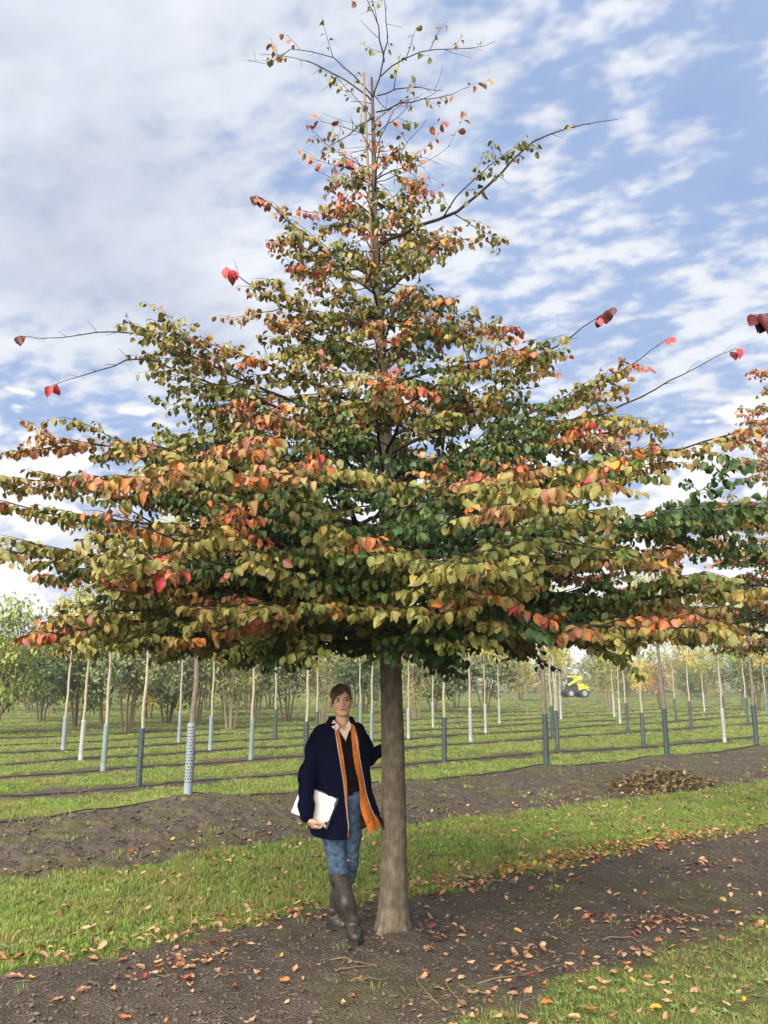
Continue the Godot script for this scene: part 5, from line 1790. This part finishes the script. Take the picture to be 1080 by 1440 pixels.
		var prof := [[-0.048, 0.026], [-0.03, 0.041], [0.02, 0.041], [0.06, 0.038], [0.11, 0.047], [0.15, 0.046], [0.178, 0.034], [0.192, 0.016]]
		var len_k: float = 1.0 if side == 0 else 0.92
		for lv in 4:
			var yy: float = [0.0, 0.004, 0.026, 0.031][lv]
			var gr: float = [0.94, 1.0, 1.0, 0.9][lv]
			var loop := []
			for q in prof: loop.append([q[0], q[1]])
			for i in range(prof.size() - 1, -1, -1): loop.append([prof[i][0], -prof[i][1]])
			for q in loop:
				var pos: Vector3 = leg[3] + dirf * float(q[0]) * len_k + across * float(q[1]) * gr
				pos.y = yy
				so.vert(pos, (across * signf(q[1]) + dirf * (q[0] - 0.07) * 6.0).normalized())
		var nn := prof.size() * 2
		for lv in 3:
			for i in nn: so.quad(lv * nn + i, lv * nn + (i + 1) % nn, (lv + 1) * nn + (i + 1) % nn, (lv + 1) * nn + i)
		for i in prof.size() - 1:
			for lv in [0, 3]:
				var up := V(0, -1 if lv == 0 else 1, 0)
				var id := []
				for k in [i, i + 1, nn - 2 - i, nn - 1 - i]: id.append(so.vert(so.v[lv * nn + k], up))
				so.quad(id[0], id[1], id[2], id[3])
		obj("sole", so.mesh(), sole, b)

	# ---- sweater with its V neck, shirt
	mb = MB.new()
	torso_sheet(mb, 0.0, true)
	obj("sweater", mb.mesh(), black, who)
	mb = MB.new()
	torso_sheet(mb, 0.010, false)
	# collar wings
	for s in [-1.0, 1.0]:
		var c0 := V(-0.012 + 0.056 * s, 1.425, 0.03); var c1 := V(-0.010 + 0.074 * s, 1.385, 0.062); var c2 := V(0.006 + 0.046 * s, 1.352, 0.094); var c3 := V(0.002 + 0.020 * s, 1.385, 0.076)
		var nn := V(0.2 * s, 0.4, 1.0).normalized()
		var id := []
		for q in [c0, c1, c2, c3]: id.append(mb.vert(q + nn * 0.006, nn))
		mb.quad(id[0], id[1], id[2], id[3])
		var bk := []
		for q in [c0, c1, c2, c3]: bk.append(mb.vert(q, -nn))
		mb.quad(bk[0], bk[1], bk[2], bk[3])
	var band := []
	for i in 15:
		var a := lerpf(0.9, TAU - 0.9, i / 14.0)
		band.append(V(-0.013 + sin(a) * 0.066, 1.405 - 0.012 * cos(a), -0.035 + cos(a) * 0.066))
	mb.tube(band, rep(0.011, 15), 6, Color.WHITE)
	obj("shirt", mb.mesh(), cream, who)

	# ---- coat: shell, lining, sleeves, collar, zip
	mb = MB.new()
	coat_sheet(mb, 0.0, [[1.41, 0.0], [0.6, 0.0]], [[1.41, 0.0], [0.6, 0.0]], 0.0)
	var coat := obj("coat", mb.mesh(), navy, who)
	mb = MB.new()
	coat_sheet(mb, 0.007, [[1.41, 0.022], [1.3, 0.03], [1.0, 0.03], [0.8, 0.014], [0.6, 0.006]], [[1.41, 0.03], [1.2, 0.046], [1.0, 0.044], [0.75, 0.085], [0.6, 0.10]], 0.012)
	obj("lining", mb.mesh(), lining, coat)
	var metal := mat("zip_metal", lin(0.42, 0.42, 0.40), 0.4); metal.metallic = 0.7
	for s in 2:
		var zp := []
		for i in 30:
			var y := lerpf(1.385, 0.69 if s == 1 else 0.70, i / 29.0)
			var a := angle_for(y, table(EDGE_L if s == 0 else EDGE_R, y), 0.0)
			var q := coat_point(y, a, -0.003)
			if s == 1: q += V(q.x + 0.02, 0, q.z).normalized() * 0.05 * smoothstep(0.95, 0.62, y)
			zp.append(q + V(0.004 * (1 if s == 0 else -1), 0, 0.002))
		mb = MB.new()
		mb.tube(zp, rep(0.003, 30), 4, Color.WHITE)
		obj("zip", mb.mesh(), metal, coat)
	var crumple := func(p: Vector3) -> float: return 0.011 * noise_a.get_noise_3d(p.x * 11.0, p.y * 9.0, p.z * 11.0) + 0.009 * sin(p.y * 48.0 + p.x * 30.0 + p.z * 24.0) * (0.3 + 0.7 * noise_a.get_noise_3d(p.x * 3.0, p.y * 3.0, p.z * 3.0))
	mb = MB.new()
	net(mb, [[0, V(-0.15, 1.335, -0.012), 0.062, V(-0.19, 1.25, 0.01), 0.068, 0.03], [0, V(-0.19, 1.25, 0.01), 0.068, V(-0.242, 1.04, 0.10), 0.062, 0.03], [0, V(-0.242, 1.04, 0.10), 0.060, V(-0.240, 0.87, 0.185), 0.055, 0.03], [0, V(-0.240, 0.87, 0.185), 0.055, V(-0.232, 0.80, 0.205), 0.044, 0.02]], 0.009, white, crumple)
	mb.tube([V(-0.232, 0.803, 0.203), V(-0.229, 0.785, 0.208), V(-0.226, 0.772, 0.211)], [0.047, 0.044, 0.038], 16, Color.WHITE)
	obj("sleeve", mb.mesh(), navy, coat)
	mb = MB.new()
	net(mb, [[0, V(0.10, 1.345, -0.02), 0.062, V(0.145, 1.25, -0.06), 0.065, 0.03], [0, V(0.145, 1.25, -0.06), 0.065, V(0.18, 1.16, -0.10), 0.058, 0.03], [0, V(0.18, 1.16, -0.10), 0.057, V(0.285, 1.20, -0.16), 0.045, 0.03]], 0.009, white, crumple)
	obj("sleeve", mb.mesh(), navy, coat)
	# standing collar round the neck
	mb = MB.new()
	for i in 21:
		var a := lerpf(0.62, TAU - 0.62, i / 20.0)
		for k in 5:
			var q := k / 4.0
			var rr: float = lerpf(0.118, 0.082, q); var yy := lerpf(1.375, 1.445, q) - 0.022 * maxf(cos(a), -0.2)
			mb.vert(V(-0.018 + sin(a) * rr * 1.08, yy, -0.03 + cos(a) * rr * 0.92), V(sin(a), 0.2, cos(a)), Color.WHITE, Vector2(a, q))
	for i in 20:
		for k in 4: mb.quad(i * 5 + k, i * 5 + k + 1, (i + 1) * 5 + k + 1, (i + 1) * 5 + k)
	mb.smooth()
	obj("collar", mb.mesh(), navy, coat)

	# ---- the clipboard under the arm
	var board := thing("clipboard", "clipboard with white paper held low in the person's hand", "clipboard", at + V(-0.180, 0.850, 0.128))
	var bx := V(0.253, -0.094, 0.075).normalized(); var byy := V(0.066, 0.227, -0.03); byy = (byy - bx * byy.dot(bx)).normalized()
	var bz := bx.cross(byy)
	board.transform.basis = Basis(bx, byy, bz)
	mb = MB.new()
	mb.box(Vector3.ZERO, V(0.28, 0.215, 0.005), Color.WHITE, Basis(), 0.0015)
	obj("board", mb.mesh(), mat("board_dark", lin(0.02, 0.022, 0.028), 0.5), board)
	var paper := mat("paper", Color.WHITE, 0.7)
	var im := Image.create(256, 192, false, Image.FORMAT_RGB8)
	im.fill(lin(0.60, 0.61, 0.64))
	for row in 9:
		var xx := 18
		while xx < 226:
			var ln := rng.randi_range(6, 26)
			im.fill_rect(Rect2i(xx, 20 + row * 18, ln, 2), lin(0.36, 0.37, 0.40))
			xx += ln + rng.randi_range(4, 22)
	paper.albedo_texture = ImageTexture.create_from_image(im)
	for k in 3:
		mb = MB.new()
		var hw := 0.130; var hh := 0.098
		var id := []
		var off := V(-0.007 - 0.004 * k, 0.0, 0.0032 + 0.0012 * k)
		for i in 5:
			var u := i / 4.0
			for s in [-1.0, 1.0]:
				id.append(mb.vert(off + V(lerpf(-hw, hw, u), hh * s, 0.004 * pow(1.0 - u, 2.0) * (k + 0.5)).rotated(Vector3.BACK, 0.012 * k), Vector3.BACK, Color.WHITE, Vector2(u, 0.5 - 0.5 * s)))
		for i in 4: mb.quad(id[i * 2], id[i * 2 + 1], id[i * 2 + 3], id[i * 2 + 2])
		obj("paper_sheet", mb.mesh(), paper, board)
	mb = MB.new()
	mb.box(V(0.124, 0.0, 0.010), V(0.020, 0.105, 0.009), Color.WHITE, Basis(), 0.003)
	mb.tube([V(0.126, -0.05, 0.014), V(0.112, -0.05, 0.013), V(0.112, 0.05, 0.013), V(0.126, 0.05, 0.014)], rep(0.003, 4), 6, Color.WHITE)
	obj("clip", mb.mesh(), metal, board)
	mb = MB.new()
	mb.box(V(0.118, -0.072, 0.0105), V(0.014, 0.020, 0.006), Color.WHITE, Basis(Vector3.BACK, 0.4), 0.002)
	obj("pen_loop", mb.mesh(), mats.sole_rubber, board)


# a hand from the wrist w along f, its thumb towards t; side mirrors the fingers' order
func hand(w: Vector3, f: Vector3, t: Vector3, side: float) -> Array:
	f = f.normalized()
	t = (t - f * f.dot(t)).normalized()
	var nrm := f.cross(t).normalized() * side
	var out := []
	out.append([0, w - f * 0.03, 0.025, w + f * 0.01, 0.024, 0.015])
	for k in 4:
		var u := (1.5 - k) * 0.0185
		var root := w + f * 0.075 + t * u
		out.append([0, w + f * 0.012 + t * u * 0.6, 0.0165, root, 0.0115, 0.012])
		var l: float = [0.064, 0.070, 0.066, 0.052][k]
		var m1 := root + (f * 0.85 + nrm * 0.5).normalized() * l * 0.45
		var m2 := m1 + (f * 0.25 + nrm * 1.0).normalized() * l * 0.33
		var m3 := m2 + (f * -0.45 + nrm * 0.9).normalized() * l * 0.25
		out.append([0, root, 0.0098, m1, 0.0092, 0.004]); out.append([0, m1, 0.0092, m2, 0.0084, 0.003]); out.append([0, m2, 0.0084, m3, 0.0074, 0.003])
	var tr := w + f * 0.022 + t * 0.022
	var t1 := tr + (t * 0.75 + f * 0.75 + nrm * 0.2).normalized() * 0.036
	var t2 := t1 + (t * 0.1 + f * 0.9 + nrm * 0.5).normalized() * 0.028
	out.append([0, tr, 0.0145, t1, 0.0108, 0.010]); out.append([0, t1, 0.0106, t2, 0.0088, 0.003])
	return out


# front of the torso under the coat; with a V cut at the neck for the sweater
func torso_sheet(mb: MB, inset: float, vee: bool):
	var rows := 30; var cols := 32
	for i in rows + 1:
		var y := lerpf(1.405, 0.915 if vee else 1.15, float(i) / rows)
		var hw: float = table([[1.405, 0.085], [1.37, 0.125], [1.3, 0.15], [1.15, 0.15], [0.9, 0.15]], y) - inset
		var dp: float = table([[1.405, 0.055], [1.36, 0.082], [1.28, 0.108], [1.18, 0.118], [1.05, 0.108], [0.9, 0.118]], y) - inset
		# the opening at the neck
		var gl := 0.0; var gr := 0.0
		var low := 1.286 if vee else 1.350
		var mid := 0.026 if vee else 0.012
		if y > low:
			var q := (y - low) / (1.41 - low)
			gl = lerpf(mid, -0.062 if vee else -0.03, q); gr = lerpf(mid, 0.066 if vee else 0.045, q)
		else:
			gl = mid; gr = mid
		var cx := 0.0
		var al := asin(clampf((gl - cx) / hw, -0.98, 0.98)); var ar := asin(clampf((gr - cx) / hw, -0.98, 0.98))
		for j in cols + 1:
			var a := lerpf(ar, al + TAU, float(j) / cols)
			var p := V(cx + sin(a) * hw, y, cos(a) * dp - 0.008)
			var out := V(sin(a), 0, cos(a))
			p += out * 0.004 * noise_a.get_noise_3d(p.x * 9.0, p.y * 9.0, p.z * 9.0)
			mb.vert(p, out, Color.WHITE, Vector2(a, y))
	var first := mb.v.size() - (rows + 1) * (cols + 1)
	for i in rows:
		for j in cols:
			var a := first + i * (cols + 1) + j
			mb.quad(a, a + 1, a + cols + 2, a + cols + 1)
	mb.smooth()
